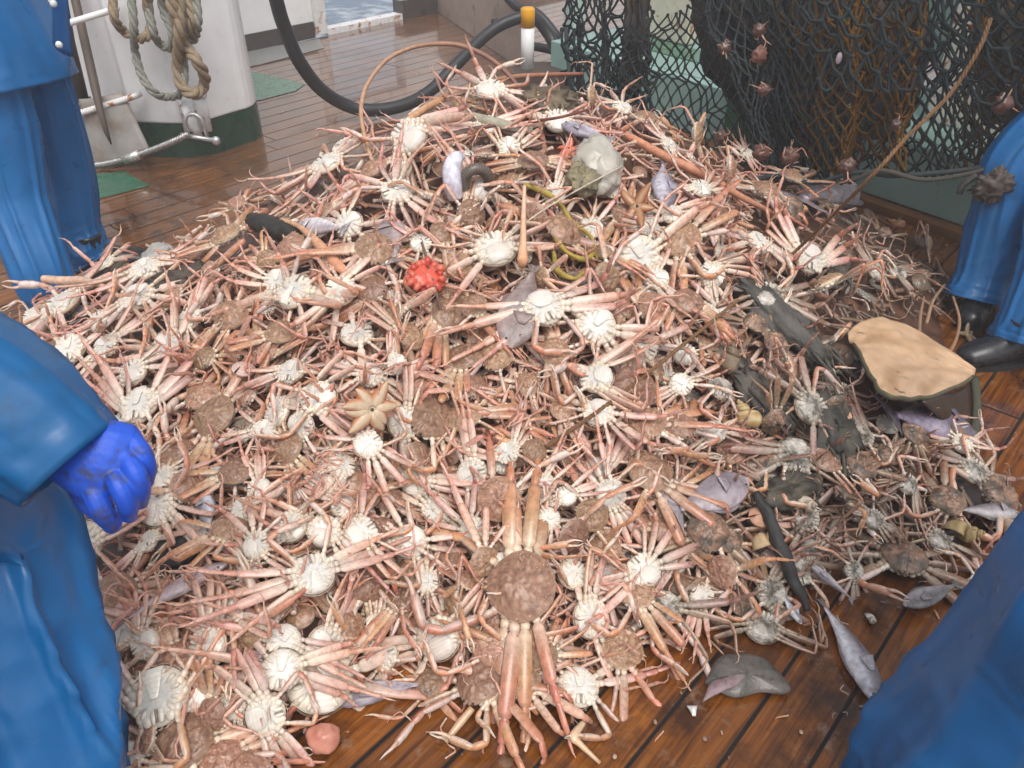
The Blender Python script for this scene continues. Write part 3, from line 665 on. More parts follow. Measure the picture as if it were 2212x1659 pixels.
# crabs one can pick out in the photograph: x, y, width (picture units), lying B belly-up / T back-up / S on its side, heading, pose
HAND = [(655, 655, 75, 'B', 60, 'bundle'), (745, 652, 62, 'B', 170, 'bundle', 'female'), (865, 440, 62, 'B', 200, 'bundle'), (1075, 565, 78, 'B', 120, 'spread', 'female'), (1170, 690, 78, 'B', 300, 'spread', 'female'),
 (1278, 725, 80, 'B', 230, 'bundle'), (1370, 572, 80, 'B', 300, 'back'), (1282, 838, 66, 'B', 180, 'spread', 'female'), (1285, 908, 60, 'B', 250, 'fold', 'female'), (330, 895, 76, 'B', 255, 'spread'), (365, 1110, 76, 'B', 60, 'spread'),
 (212, 1185, 80, 'B', 262, 'spread'), (672, 1250, 80, 'B', 110, 'spread'), (195, 1302, 78, 'B', 250, 'bundle', 'female'), (370, 1510, 112, 'B', 272, 'straight', 'male'), (685, 1475, 122, 'B', 90, 'none', 'male'), (577, 1540, 76, 'B', 20, 'fold'),
 (956, 1382, 84, 'B', 110, 'bundle', 'female'), (1245, 1490, 80, 'B', 270, 'spread', 'male'), (470, 1405, 74, 'B', 170, 'fold'), (887, 1180, 66, 'B', 240, 'spread', 'female'), (772, 1165, 64, 'B', 40, 'spread', 'female'), (640, 1150, 60, 'B', 140, 'bundle'),
 (700, 880, 70, 'B', 200, 'bundle'), (585, 946, 46, 'B', 260, 'spread'), (790, 972, 56, 'B', 30, 'bundle'), (697, 1060, 46, 'B', 200, 'spread'), (1310, 1080, 60, 'B', 20, 'spread', 'female'), (1382, 1242, 66, 'B', 130, 'spread', 'female'), (1642, 1360, 66, 'B', 80, 'spread', 'female'),
 (1697, 1000, 72, 'B', 280, 'spread', 'female'), (1462, 846, 46, 'B', 320, 'spread'), (1640, 660, 62, 'B', 90, 'bundle', 'female'), (1728, 582, 66, 'B', 285, 'fold'), (1620, 548, 52, 'B', 300, 'fold'), (1412, 622, 50, 'B', 190, 'spread'), (320, 666, 66, 'B', 240, 'spread'), (335, 606, 60, 'B', 270, 'fold'),
 (236, 712, 46, 'B', 80, 'fold', 'female'), (176, 772, 62, 'B', 260, 'spread'), (312, 822, 56, 'B', 100, 'fold'), (160, 684, 74, 'B', 200, 'none'), (568, 1192, 56, 'B', 20, 'bundle', 'female'), (1062, 226, 56, 'B', 30, 'bundle'), (896, 322, 70, 'B', 150, 'fold'), (722, 382, 60, 'B', 170, 'fold'),
 (1530, 946, 46, 'B', 300, 'spread', 'female'), (1735, 897, 66, 'B', 30, 'spread'), (1528, 612, 52, 'B', 160, 'bundle'), (2020, 1172, 46, 'B', 60, 'bundle'), (2108, 1276, 50, 'B', 150, 'bundle'), (290, 1640, 62, 'B', 270, 'bundle'), (832, 1420, 60, 'B', 20, 'fold'), (1500, 430, 42, 'B', 120, 'fold'),
 (1098, 990, 50, 'B', 300, 'fold'), (1180, 1132, 46, 'B', 220, 'fold'), (1216, 1082, 42, 'B', 120, 'bundle'), (910, 547, 42, 'B', 20, 'fold'), (1300, 632, 58, 'S', 20, 'bundle'), (1762, 640, 60, 'S', 200, 'bundle'), (1562, 390, 44, 'S', 60, 'bundle'),
 (820, 566, 72, 'T', 270, 'bundle'), (515, 706, 66, 'T', 160, 'bundle'), (478, 925, 82, 'T', 180, 'straight'), (522, 1040, 62, 'T', 90, 'bundle'), (516, 1166, 66, 'T', 300, 'bundle'), (905, 850, 68, 'T', 200, 'fold'), (1010, 790, 66, 'T', 150, 'bundle'), (1078, 792, 60, 'T', 240, 'fold'),
 (930, 925, 90, 'T', 230, 'bundle'), (1005, 920, 70, 'T', 100, 'bundle'), (1124, 1290, 128, 'T', 176, 'straight'), (1064, 1402, 74, 'T', 190, 'fold'), (1040, 1478, 92, 'T', 250, 'fold'), (1340, 1406, 82, 'T', 330, 'fold'), (1366, 1286, 70, 'T', 200, 'bundle'), (1518, 1166, 76, 'T', 270, 'spread'), (1396, 1036, 86, 'T', 20, 'bundle'),
 (1355, 862, 86, 'T', 190, 'bundle'), (1390, 936, 70, 'T', 280, 'fold'), (1210, 520, 72, 'T', 40, 'straight'), (1410, 690, 66, 'T', 250, 'bundle'), (1476, 672, 62, 'T', 90, 'spread'), (1464, 540, 76, 'T', 330, 'bundle'), (965, 700, 76, 'T', 120, 'bundle'), (816, 1162, 62, 'T', 20, 'bundle'), (782, 1266, 76, 'T', 210, 'fold'),
 (1084, 1100, 82, 'T', 0, 'straight'), (1270, 1130, 62, 'T', 160, 'fold'), (1460, 940, 60, 'T', 300, 'bundle'), (1942, 1212, 82, 'T', 262, 'spread'), (1772, 1010, 56, 'T', 60, 'bundle'), (1846, 1026, 58, 'T', 240, 'spread'), (410, 1612, 100, 'T', 250, 'none'), (272, 1292, 74, 'T', 90, 'none'), (924, 1480, 62, 'T', 200, 'bundle'),
 (1020, 682, 56, 'T', 220, 'fold'), (642, 556, 56, 'T', 70, 'bundle'), (502, 530, 58, 'T', 160, 'fold'), (1192, 780, 58, 'T', 330, 'bundle'), (1290, 560, 50, 'T', 60, 'fold'), (1442, 1080, 56, 'T', 110, 'bundle'), (1562, 1176, 56, 'T', 20, 'bundle'), (872, 1300, 56, 'T', 320, 'fold'), (1150, 372, 56, 'T', 100, 'fold'),
 (1640, 432, 50, 'T', 200, 'fold'), (1700, 402, 44, 'T', 20, 'fold'), (2142, 1074, 80, 'T', 200, 'bundle'), (2030, 1092, 62, 'T', 170, 'bundle'), (1152, 990, 46, 'T', 60, 'fold'), (1546, 1250, 62, 'S', 280, 'spread'), (620, 740, 56, 'T', 110, 'bundle'), (1700, 490, 56, 'S', 200, 'bundle')]
def heading(px, py, deg, p):
    a = RAD(deg); q = pile(px+12*math.cos(a), py-12*math.sin(a)); q0 = pile(px-12*math.cos(a), py+12*math.sin(a))
    v = q-q0
    return v if v.length > 1e-4 else V((math.cos(a), math.sin(a), 0))
SPOTS = []
for h in HAND:
    x, y, wpx, st, hd_ = h[:5]; p = pile(x, y); n = (normal(p, .08)*.8+V((0, 0, .35))).normalized()
    if st == 'B': n = (n*.8+V((0, -.25, .15))).normalized()
    dep = p.y*CP-(p.z-CAM_H)*SP
    W = wpx*dep/FPX*1.2
    p = p + n*.03*min(1, (1-rr(p.x, p.y))*8 if rr(p.x, p.y) < 1 else 0)
    crab(p, n, heading(x, y, hd_, p), W, st, h[5], h[6] if len(h) > 6 else None); SPOTS.append((x, y, wpx))
NFILL = 300-len(HAND); tries = 0; cnt = 0
while cnt < NFILL and tries < 60000:
    tries += 1
    x, y = rng.uniform(20, 2200), rng.uniform(215, 1650)
    if (x < 260 and y > 850) or x < 70: continue
    if any((x-a)**2+(y-b)**2 < c_*c_ for a, b, c_ in CLEAR): continue
    if any((x-a)**2+(y-b)**2 < ((40 if tries < 40000 else 30)+.25*c_)**2 for a, b, c_ in SPOTS): continue
    p = pile(x, y); r = rr(p.x, p.y)
    if r > .975: continue
    n = (normal(p, .06)+V((rng.gauss(0, .15), rng.gauss(0, .15), .2))).normalized()
    st = rng.choices('BTS', (.40, .40, .20))[0]
    if st == 'B': n = (n+V((0, -.2, 0))).normalized()
    W = rng.uniform(.06, .098)*(1.0 if x < 1600 else .9)
    a = rng.uniform(0, 360)
    crab(p+n*rng.uniform(.0, .02), n, heading(x, y, a, p), W, st); SPOTS.append((x, y, W*FPX/2.6)); cnt += 1

# ---------------------------------------------------------------- the rest of the catch: one mass of limbs and broken shells under and between them
LOWLEG = [leg_mb(b, RAD(r_), 6) for b, r_ in (((4, 8, 6, 8), 0), ((-6, 70, 22, 14), 0), ((5, 105, 18, 16), 25), ((6, 62, 20, 14), 75), ((10, 48, 40, 20), -30), ((0, 35, 60, 18), 20), ((-4, 152, 4, 8), 80))]
LOWCLAW = [claw_mb(((5, 40, 20)), RAD(90), 6), claw_mb((0, 75, 40), RAD(80), 6)]
LOWCARA = cara_mb(31, False); LOWBEL = belly_mb(20)
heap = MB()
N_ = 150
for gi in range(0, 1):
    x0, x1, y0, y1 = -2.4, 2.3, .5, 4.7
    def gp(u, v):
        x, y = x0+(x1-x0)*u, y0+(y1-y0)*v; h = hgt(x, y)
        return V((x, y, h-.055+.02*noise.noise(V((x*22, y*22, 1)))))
    heap.grid(gp, N_, N_, lambda u, v: mix((.05, .025, .016), (.20, .10, .06), max(0, min(1, .5+.9*noise.noise(V((u*70, v*70, 2)))))))  # mound sheet coloured dark: shade of the gaps between crabs put into its colour
for _ in range(3300):
    while True:
        x, y = rng.uniform(10, 2215), rng.uniform(190, 1690)
        if x < 250 and y > 900 or (1835 < x < 2120 and 690 < y < 880): continue
        p = pile(x, y); r = rr(p.x, p.y)
        if r < .985 and (r < .9 or rng.random() < .6): break
    n = (normal(p, .06)+V((rng.gauss(0, .2), rng.gauss(0, .2), .1))).normalized()
    t = V((rng.gauss(0, 1), rng.gauss(0, 1), rng.gauss(0, .4)))
    t = (t-n*t.dot(n)).normalized(); W = rng.uniform(.055, .086)
    flip = rng.random() < .5
    z = -n if flip else n
    Mx = Matrix.Translation(p-t*W*1.1+n*rng.uniform(-.045, .004)) @ Matrix((t, z.cross(t), z)).transposed().to_4x4() @ Matrix.Scale(W, 4)
    q = rng.random()
    src = rng.choice(LOWLEG) if q < .84 else rng.choice(LOWCLAW) if q < .93 else (LOWCARA if q < .965 else LOWBEL)
    k = rng.uniform(.78, 1.1); ty = rng.random(); g = rng.uniform(-.06, .06); b0 = len(heap.c); heap.merge(src, Mx)
    tgt, am = ((.70, .54, .46), .45) if ty < .24 else ((.68, .36, .28), .4) if ty < .6 else ((.5, .3, .18), .2)
    if q < .93: heap.c[b0:] = [mix(c, tgt, am) for c in heap.c[b0:]]
    if rng.random() < muddy(x, y): heap.c[b0:] = [mix(c, (.085, .065, .045), .7) for c in heap.c[b0:]]
    heap.c[b0:] = [(c[0]*k, c[1]*k*(1+g), c[2]*k*(1+g*1.6)) for c in heap.c[b0:]]
m_heap = M('crab_heap_shell', rough=.42, nscale=90, namt=.2, bump=.2, bscale=200, coat=.3)
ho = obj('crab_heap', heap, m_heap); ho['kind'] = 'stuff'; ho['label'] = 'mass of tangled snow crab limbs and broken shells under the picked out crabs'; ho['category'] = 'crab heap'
# ================================================================ OTHER THINGS IN THE CATCH
def pl(px, py, lift=.03):
    return pile(px, py)-ray(px, py)*(lift*1.15)      # a little in front of the heap's surface
m_fish = M('wet_fish_skin', rough=.34, spec=.5, nscale=70, namt=.3, bump=.35, bscale=160, coat=.25, dirt=(.16, .13, .12), dscale=16, dlo=.56, dhi=.75)
m_shell = M('snail_shell', rough=.5, nscale=50, namt=.2, bump=.3, bscale=90)
m_flesh = M('soft_flesh', rough=.35, nscale=40, namt=.12, bump=.3, bscale=60, coat=.2)
m_jelly = M('jelly', rough=.25, nscale=12, namt=.08, bump=.3, bscale=30, coat=.3, alpha=.72)
m_mud = M('muddy_weed', rough=.65, nscale=40, namt=.4, bump=.8, bscale=60)
m_stem = M('sea_whip_stem', rough=.5, nscale=60, namt=.25, bump=.3, bscale=150)
m_char = M('black_wood', rough=.6, nscale=40, namt=.5, bump=.6, bscale=70)

def frame(h, t, n):
    x = (h-t).normalized(); n = (n-x*n.dot(x)).normalized(); y = n.cross(x); return x, y, n
def fish(name, label, h, t, wide, thick, back, belly, cat='fish', bend=.0, fork=1.0, lift=.03, lmn=None, flip=1, pale=None):
    H_, T_ = pl(h[0], h[1], lift), pl(t[0], t[1], lift); x, y, n = frame(H_, T_, normal(pile((h[0]+t[0])/2, (h[1]+t[1])/2))); y = y*flip
    L = (H_-T_).length; root = thing(name, label, cat, T_+(H_-T_)*.5, None, lmn, ((h[0]+t[0])/2, (h[1]+t[1])/2)); c = root.location.copy()
    S_ = [0, .04, .12, .25, .42, .6, .78, .92, 1.0]; Wd = [.13, .34, .66, .92, 1.0, .80, .46, .2, .13]
    ctr = lambda s: H_+(T_-H_)*s + y*(bend*L*math.sin(PI*s)) + n*(.0) - c
    pts = catmull([ctr(s) for s in S_], 3); rad = lerp_list([(w_*wide*L, w_*thick*L) for w_ in Wd], 3)
    def cc(f, a, i):
        k = .5-.5*math.cos(a)*1.0; col = mix(back, belly, max(0, min(1, (k-.35)*2.2)))
        if f < .05: col = mix(col, (.6, .35, .33), .5)
        g = math.exp(-((f-.22-.03*math.sin(a))/.012)**2)                     # gill slit
        col = mix(col, mix(back, (.12, .09, .09), .6), min(1, .75*g+max(0, noise.noise(V((f*14, a*2.2, L*50))))*.9))
        return mix(col, (.72, .70, .70), max(0, noise.noise(V((f*7, a*1.3, L*90+4)))-.1)*.5)
    mb = MB(); mb.loft(pts, rad, 16, up=lambda i: n, col=cc); obj('body', mb, m_fish, root)
    Tp = ctr(1.0); d = (ctr(1)-ctr(.93)).normalized()
    mb = MB(); wf = wide*L*fork
    mb.grid(lambda u, v: Tp+d*(v*L*.13*(1-.25*math.cos((u-.5)*PI)*v))+y*((u-.5)*2*wf*(.2+.8*v))+n*(.002*math.sin(u*20)), 10, 4, lambda u, v: mix(back, (.18, .16, .15), v*.4)); o = obj('tail_fin', mb, m_fish, root); o.modifiers.new('thickness', 'SOLIDIFY').thickness = .0025
    mb = MB(); mb.grid(lambda u, v: ctr(.28+.5*u)+y*(-1)*(wide*L*(.9*math.cos((u-.1)*1.2)+.28*v*math.sin(PI*min(1, u+.15)))), 12, 2, lambda u, v: mix(back, (.2, .18, .17), v*.5)); o = obj('dorsal_fin', mb, m_fish, root); o.modifiers.new('thickness', 'SOLIDIFY').thickness = .0025
    mb = MB(); q = ctr(.27)+n*(thick*L*.95)+y*(.25*wide*L)
    mb.grid(lambda u, v: q+(T_-H_).normalized()*(v*L*.13)+y*((u-.5)*wide*L*(.3+.7*v))+n*(.006*v+.002), 6, 3, mix(back, belly, .4)); o = obj('pectoral_fin', mb, m_fish, root); o.modifiers.new('thickness', 'SOLIDIFY').thickness = .002
    mb = MB(); e = ctr(.085)+n*(thick*L*.52)-y*(wide*L*.22); r = min(.006, .09*wide*L+.002)
    mb.ball(e-n*r*.3, r*.9, (.22, .20, .19), 10, 7); mb.ball(e+n*r*.15, r*.6, (.015, .015, .02), 8, 6); obj('eye', mb, m_fish, root)
    return root
LAV, SIL, GRB = rgb(166, 150, 158), rgb(205, 198, 205), rgb(112, 98, 92)
fish('grey_fish', 'plump lavender grey fish lying on the bare deck at the heap edge', (728, 1522), (905, 1478), .15, .085, rgb(150, 140, 150), SIL, bend=-.05, lmn='lavender fish on the deck edge', lift=.02)
fish('eelpout', 'long eelpout with white belly stretched out alone on the wet deck', (1900, 1525), (1782, 1312), .12, .08, rgb(120, 108, 112), rgb(228, 226, 232), bend=.04, lmn='white-bellied eelpout', lift=.02, fork=.3)
fish('purple_fish', 'lilac fish with spread fins on crabs beside the black driftwood', (1616, 1036), (1470, 1100), .24, .06, rgb(132, 120, 126), rgb(172, 158, 164), lmn='lilac fish', lift=.06, fork=1.3)
fish('pale_fish', 'long slender pale fish lying between crabs in the near corner', (492, 1215), (272, 1338), .085, .05, rgb(176, 150, 150), rgb(214, 196, 200), bend=.03, lmn='long pale fish', lift=.05, fork=.6)
fish('small_fish', 'small dark backed fish standing head up in a gap of crabs', (438, 1060), (452, 1150), .18, .1, rgb(120, 118, 124), rgb(200, 200, 208), lmn='dark backed small fish', lift=.04)
fish('small_fish', 'small silver fish sticking out of the heap onto the deck', (1732, 1348), (1690, 1285), .14, .09, rgb(130, 130, 140), rgb(220, 222, 228), lmn='small silver fish', lift=.03)
fish('purple_fish', 'mauve fish lying under crab legs next to the blue glove', (226, 836), (330, 752), .16, .08, rgb(170, 152, 168), rgb(206, 190, 204), lmn='mauve fish', lift=.05)
fish('grey_fish', 'grey violet fish standing tail up near the teal coaming', (1438, 446), (1432, 356), .15, .10, rgb(132, 124, 138), rgb(198, 194, 206), lmn='upright violet fish', lift=.05, fork=.35)
fish('grey_fish', 'grey pink fish lying along the foot of the green panel', (1812, 398), (1735, 428), .13, .07, rgb(150, 136, 146), rgb(190, 178, 188), lmn='fish under the net', lift=.05)
fish('brown_fish', 'brown grey flounder standing on edge among crabs in the middle', (1100, 752), (1150, 588), .24, .08, rgb(128, 108, 102), rgb(158, 136, 130), lmn='brown flounder', lift=.055, fork=.5)
fish('brown_fish', 'brown flounder lying below the yellow weed', (1205, 612), (1290, 600), .26, .09, rgb(112, 90, 80), rgb(136, 112, 100), lift=.04, fork=.5)
fish('grey_fish', 'grey mottled fish half out of the heap beside the tan snail', (2200, 1108), (2075, 1100), .12, .09, rgb(128, 120, 122), rgb(196, 190, 190), lmn='grey fish beside the tan snail', lift=.04)
fish('purple_fish', 'dark violet fish under crab legs in front of the tan sheet', (2098, 935), (1935, 895), .24, .12, rgb(86, 76, 92), rgb(140, 128, 148), lmn='dark violet fish', lift=.05)
fish('grey_fish', 'grey fish head lying over the deck below the long legged brown crab', (1952, 1308), (2060, 1264), .17, .07, rgb(96, 92, 92), rgb(160, 152, 154), lmn='grey fish head', lift=.04)
fish('pale_fish', 'pale silver fish under brown crabs near the black wood stub', (640, 488), (738, 492), .17, .1, rgb(190, 178, 182), rgb(232, 228, 230), lift=.05, lmn='silver fish')
fish('brown_fish', 'greyish fish tail lying along the slope above the red anemone', (838, 470), (852, 556), .24, .1, rgb(150, 132, 130), rgb(180, 162, 160), lift=.045, fork=.6)
fish('grey_fish', 'grey lilac fish at the crest beside the clear jellyfish', (1212, 268), (1312, 300), .2, .1, rgb(150, 142, 156), rgb(196, 190, 202), lift=.05, lmn='crest fish')
fish('small_fish', 'thin grey fish tail hanging between crab legs over bare deck', (1745, 1215), (1835, 1290), .10, .07, rgb(130, 120, 124), rgb(190, 184, 188), lift=.035)
fish('purple_fish', 'pinkish fish lying under a belly-up crab at the near edge', (640, 1445), (560, 1425), .2, .1, rgb(190, 165, 172), rgb(214, 196, 204), lift=.02)

# grey skate lying flat on the deck
sk = at_z(1610, 1468, .012); root = thing('skate', 'flat grey skate lying on the deck at the near edge of the heap', 'skate', sk, None, 'grey skate', (1610, 1472))
OUT = [(1520, 1482), (1548, 1432), (1590, 1420), (1640, 1430), (1672, 1452), (1704, 1494), (1690, 1508), (1640, 1504), (1590, 1516), (1550, 1502)]
pts = catmull([at_z(*q)-V((sk.x, sk.y, 0)) for q in OUT+[OUT[0]]], 4)[:-1]
vs = []; cs = []
for k, (s, z) in enumerate(((1, .003), (.97, .008), (.8, .012), (.5, .018), (.25, .022), (.02, .022))):
    for i, p in enumerate(pts):
        vs.append(V((p.x*s, p.y*s, z-.0+.004*noise.noise(p*30+V((0, 0, k)))))); cs.append(mix(rgb(74, 76, 70), rgb(122, 112, 106), .5+.8*noise.noise(V((p.x*s*18, p.y*s*18, 5)))))
n_ = len(pts); mb = MB(); mb.add(vs, [(k*n_+i, k*n_+(i+1) % n_, (k+1)*n_+(i+1) % n_, (k+1)*n_+i) for k in range(5) for i in range(n_)], cs); obj('body', mb, m_fish, root)
mb = MB(); e = at_z(1676, 1476, .03)-sk; mb.ball(e+V((0, 0, -.012)), .006, (.02, .02, .02)); obj('eye', mb, m_fish, root)
mb = MB(); q = [at_z(1540, 1475, .02)-sk, at_z(1490, 1460, .025)-sk, at_z(1440, 1425, .03)-sk, at_z(1400, 1385, .03)-sk]; mb.loft(catmull(q, 5), lerp_list([.004, .004, .003, .002], 5), 8, col=rgb(100, 90, 84))
mb = MB(); mb.grid(lambda u, v: at_z(1540+100*u-20*v, 1440+46*v+18*(1-u)-30*u*v, .045)-sk+V((0, 0, -.018+.006*math.sin(PI*u)-.012*abs(v-.5))), 10, 6, rgb(142, 120, 122)); o = obj('folded_fin', mb, m_fish, root); o.modifiers.new('thickness', 'SOLIDIFY').thickness = .004

# stems, sticks and rods
def stem(name, label, cat, pts, r, col, mat=None, lmn=None, pos=None, n=8, k=8, knob=0, clump=None):
    p = catmull(pts, k); N = len(p)
    if mat is m_char: p = [q+V((noise.noise(q*30), noise.noise(q*30+V((5, 0, 0))), noise.noise(q*30+V((0, 5, 0)))))*.006 for q in p]
    rads = [r*(1+.12*noise.noise(V((i*.7, r*99, 3)))) for i in range(N)] if not isinstance(r, list) else lerp_list(r, k)
    mb = MB(); mb.loft(p, rads, n if mat is not m_char else 18, disp=None if mat is not m_char else (lambda q, d, t, a: d*.004*(noise.noise(V((math.cos(a)*3, math.sin(a)*3, t*3)))+noise.noise(q*70))), col=(lambda f, a, i: mix(col[0], col[1], f)) if isinstance(col[0], tuple) else col)
    o = obj(name, mb, mat or m_stem); tag(o, label, cat, None, lmn, pos); return o
PALE, BRN, WINE = rgb(206, 164, 126), rgb(150, 112, 82), rgb(112, 66, 66)
stem('sea_whip', 'thin sea whip stalk arching high over the top of the heap', 'sea whip', [at_y(*q) for q in ((816, 360, 2.55), (800, 335, 2.6), (783, 270, 2.75), (781, 225, 2.85), (795, 180, 2.95), (835, 130, 3.05), (890, 103, 3.1), (945, 95, 3.1), (1000, 100, 3.1), (1060, 128, 3.05), (1105, 170, 3.0), (1135, 220, 2.95), (1150, 276, 2.85))], [.007, .007, .007, .0075, .0075, .008, .008, .0085, .009, .009, .009, .009, .009], (PALE, WINE), lmn='arching sea whip', pos=(945, 95))
stem('sea_whip', 'straight tan sea whip lying across the crest towards the net', 'sea whip', [at_y(*q) for q in ((880, 262, 2.62), (930, 228, 2.75), (1010, 190, 2.95), (1100, 168, 3.2), (1180, 162, 3.35), (1260, 160, 3.5))], [.012, .013, .011, .010, .009, .007], (rgb(200, 156, 118), rgb(150, 92, 72)))
tw_p = [at_y(*q) for q in ((2140, 40, 2.25), (2112, 110, 2.22), (2050, 205, 2.2), (1955, 300, 2.15), (1872, 392, 2.1))] + [pl(1712, 548, .13), pl(1540, 692, .10), pl(1330, 860, .07), pl(1180, 965, .05)]
mb = MB(); twisted(mb, catmull(tw_p, 40), .0058, .045, rgb(122, 90, 60), 3, 5); o = obj('twine_line', mb, m_rope); tag(o, 'long tan twisted cord running from the net down over the heap', 'cord', None, 'long tan cord', (1540, 690))
stem('sea_whip', 'thin reddish stem lying over the crest to a dark root end', 'sea whip', [pl(945, 303, .06), pl(1000, 287, .065), pl(1060, 272, .06), pl(1150, 262, .06), pl(1260, 240, .08), pl(1370, 200, .08)], [.014, .013, .006, .005, .004, .004], (rgb(80, 72, 66), rgb(140, 74, 62)))
stem('sea_pen', 'pale orange sea pen rod lying down the slope from black wood', 'sea pen', [pl(608, 474, .10), pl(650, 492, .10), pl(690, 530, .09), pl(720, 565, .09), pl(760, 600, .07)], [.007, .008, .016, .018, .012], (PALE, rgb(214, 150, 118)), lmn='pale orange sea pen', pos=(700, 545))
stem('sea_pen', 'upright pale sea pen with a swollen foot between crabs', 'sea pen', [pl(1128, 572, .05), pl(1129, 560, .08), pl(1130, 520, .12), pl(1131, 460, .15), pl(1133, 402, .17)], [.012, .016, .010, .007, .005], (rgb(222, 160, 112), rgb(226, 190, 160)), lmn='upright pale sea pen', pos=(1130, 490))
stem('sea_pen', 'long curved cream sea pen reaching over the left corner of the heap', 'sea pen', [at_y(95, 602, 2.5), at_y(135, 606, 2.45), at_y(180, 605, 2.4), at_y(230, 622, 2.3), at_y(290, 668, 2.15)]+[pl(345, 735, .07), pl(400, 802, .03)], [.013, .016, .012, .008, .007, .006, .005], (rgb(226, 186, 158), rgb(186, 160, 136)), lmn='curved cream sea pen', pos=(230, 622))
stem('fishing_line', 'taut thin white line slanting across the upper slope', 'line', [pl(1068, 540, .08), pl(1150, 470, .12), pl(1240, 415, .12), pl(1345, 358, .10)], .0022, rgb(200, 190, 170))
stem('sea_whip', 'dark thin stem crossing the red anemone', 'sea whip', [pl(955, 680, .05), pl(936, 610, .06), pl(910, 520, .06), pl(885, 440, .04)], .004, rgb(110, 84, 74))
stem('sea_whip', 'pink brown rod slanting under the net edge down to the coaming', 'sea whip', [pl(1350, 290, .07), pl(1440, 340, .075), pl(1520, 378, .07), pl(1600, 425, .06), pl(1690, 470, .05)], [.013, .016, .017, .012, .007], (rgb(200, 136, 104), rgb(196, 140, 110)), lmn='pink brown rod', pos=(1500, 365))
stem('sea_whip', 'wine coloured thin stick across the upper right slope', 'sea whip', [pl(1460, 400, .05), pl(1530, 455, .06), pl(1600, 520, .06), pl(1640, 545, .05)], [.006, .007, .006, .005], (WINE, rgb(160, 104, 80)))
stem('worm_tube', 'bent tan worm tube standing in front of the boots', 'worm tube', [pl(2000, 700, .02), pl(2003, 690, .06), pl(2015, 650, .16), pl(2040, 615, .2)], [.006, .007, .006, .004], rgb(150, 118, 92))
stem('worm_tube', 'thin curved worm tube arching beside the tan sheet', 'worm tube', [pl(2044, 772, .02), pl(2064, 735, .05), pl(2072, 690, .12), pl(2058, 640, .18)], [.007, .006, .006, .004], rgb(160, 122, 94))
stem('worm_tube', 'thin upright worm tube behind the tan sheet', 'worm tube', [pl(1985, 716, .02), pl(1988, 680, .08), pl(1996, 640, .15)], [.007, .006, .003], rgb(146, 114, 88))
stem('driftwood_stick', 'black charred stick leaning over the heap edge', 'stick', [pl(1632, 1062, .09), pl(1660, 1110, .085), pl(1690, 1190, .07), pl(1722, 1268, .05), pl(1742, 1318, .03)], [.008, .015, .017, .014, .007], (.03, .028, .026), m_char, 'black stick', (1690, 1190))
stem('wood_stub', 'short black waterlogged wood stub on the upper slope', 'wood stub', [pl(545, 478, .06), pl(575, 486, .065), pl(612, 498, .06), pl(645, 510, .05)], [.024, .034, .033, .022], (.03, .028, .022), m_char, 'black wood stub', (595, 490))
stem('bamboo_cane', 'grey green cane lying across the crest of the heap', 'cane', [pl(985, 246, .06), pl(1050, 262, .06), pl(1095, 272, .055), pl(1150, 284, .05)], [.018, .020, .018, .014], rgb(166, 160, 140), None, 'grey cane', (1060, 264))
stem('sea_whip', 'brown wiry stem standing between crabs near the long pale fish', 'sea whip', [at_z(556, 1420, .01), at_z(562, 1370, .07), at_z(548, 1335, .11), at_z(535, 1345, .08), at_z(545, 1375, .05)], .006, rgb(120, 92, 66))
stem('red_seaweed', 'short dark red weed blade standing before the far boots', 'seaweed', [pl(1900, 612, .02), pl(1902, 600, .05), pl(1905, 575, .1)], [.016, .013, .003], rgb(120, 44, 32))
for i, (pp_, lab) in enumerate((([(1190, 495), (1205, 520), (1225, 545), (1262, 560), (1292, 540)], 'loose loop of yellow green weed below the brown flat fish'), ([(1130, 398), (1175, 415), (1210, 440), (1235, 480), (1275, 510), (1290, 560)], 'olive yellow weed strand winding down the middle slope'), ([(1196, 545), (1205, 585), (1240, 602), (1262, 590)], 'pale yellow thin weed curl near the upright sea pen'))):
    stem('weed_strand', lab, 'seaweed', [pl(x, y, .06) for x, y in pp_], [.006, .010, .006, .009, .005, .005][:len(pp_)], rgb(168, 146, 62), m_mud, 'yellow weed' if i == 1 else None, (1240, 490))

# worm / brittle coil and white tube at the crest
stem('sea_cucumber', 'smooth bent white tube standing up near the crest', 'sea cucumber', [pl(983, 425, .03), pl(978, 400, .07), pl(976, 365, .11), pl(985, 343, .12), pl(997, 338, .10)], [.026, .029, .029, .024, .014], rgb(216, 212, 224), m_fish, 'smooth white tube', (980, 380))
p = catmull([pl(1004, 408, .04), pl(1003, 385, .07), pl(1018, 368, .09), pl(1040, 366, .09), pl(1056, 385, .08), pl(1056, 408, .04)], 10)
mb = MB(); mb.loft(p, [.015*(1+.28*(i % 2)) for i in range(len(p))], 10, col=lambda f, a, i: rgb(120, 108, 96) if i % 2 else rgb(78, 68, 62)); o = obj('ringed_worm', mb, m_flesh); tag(o, 'dark ringed worm curled in an arch beside the white tube', 'worm', None, 'dark ringed worm', (1030, 385))

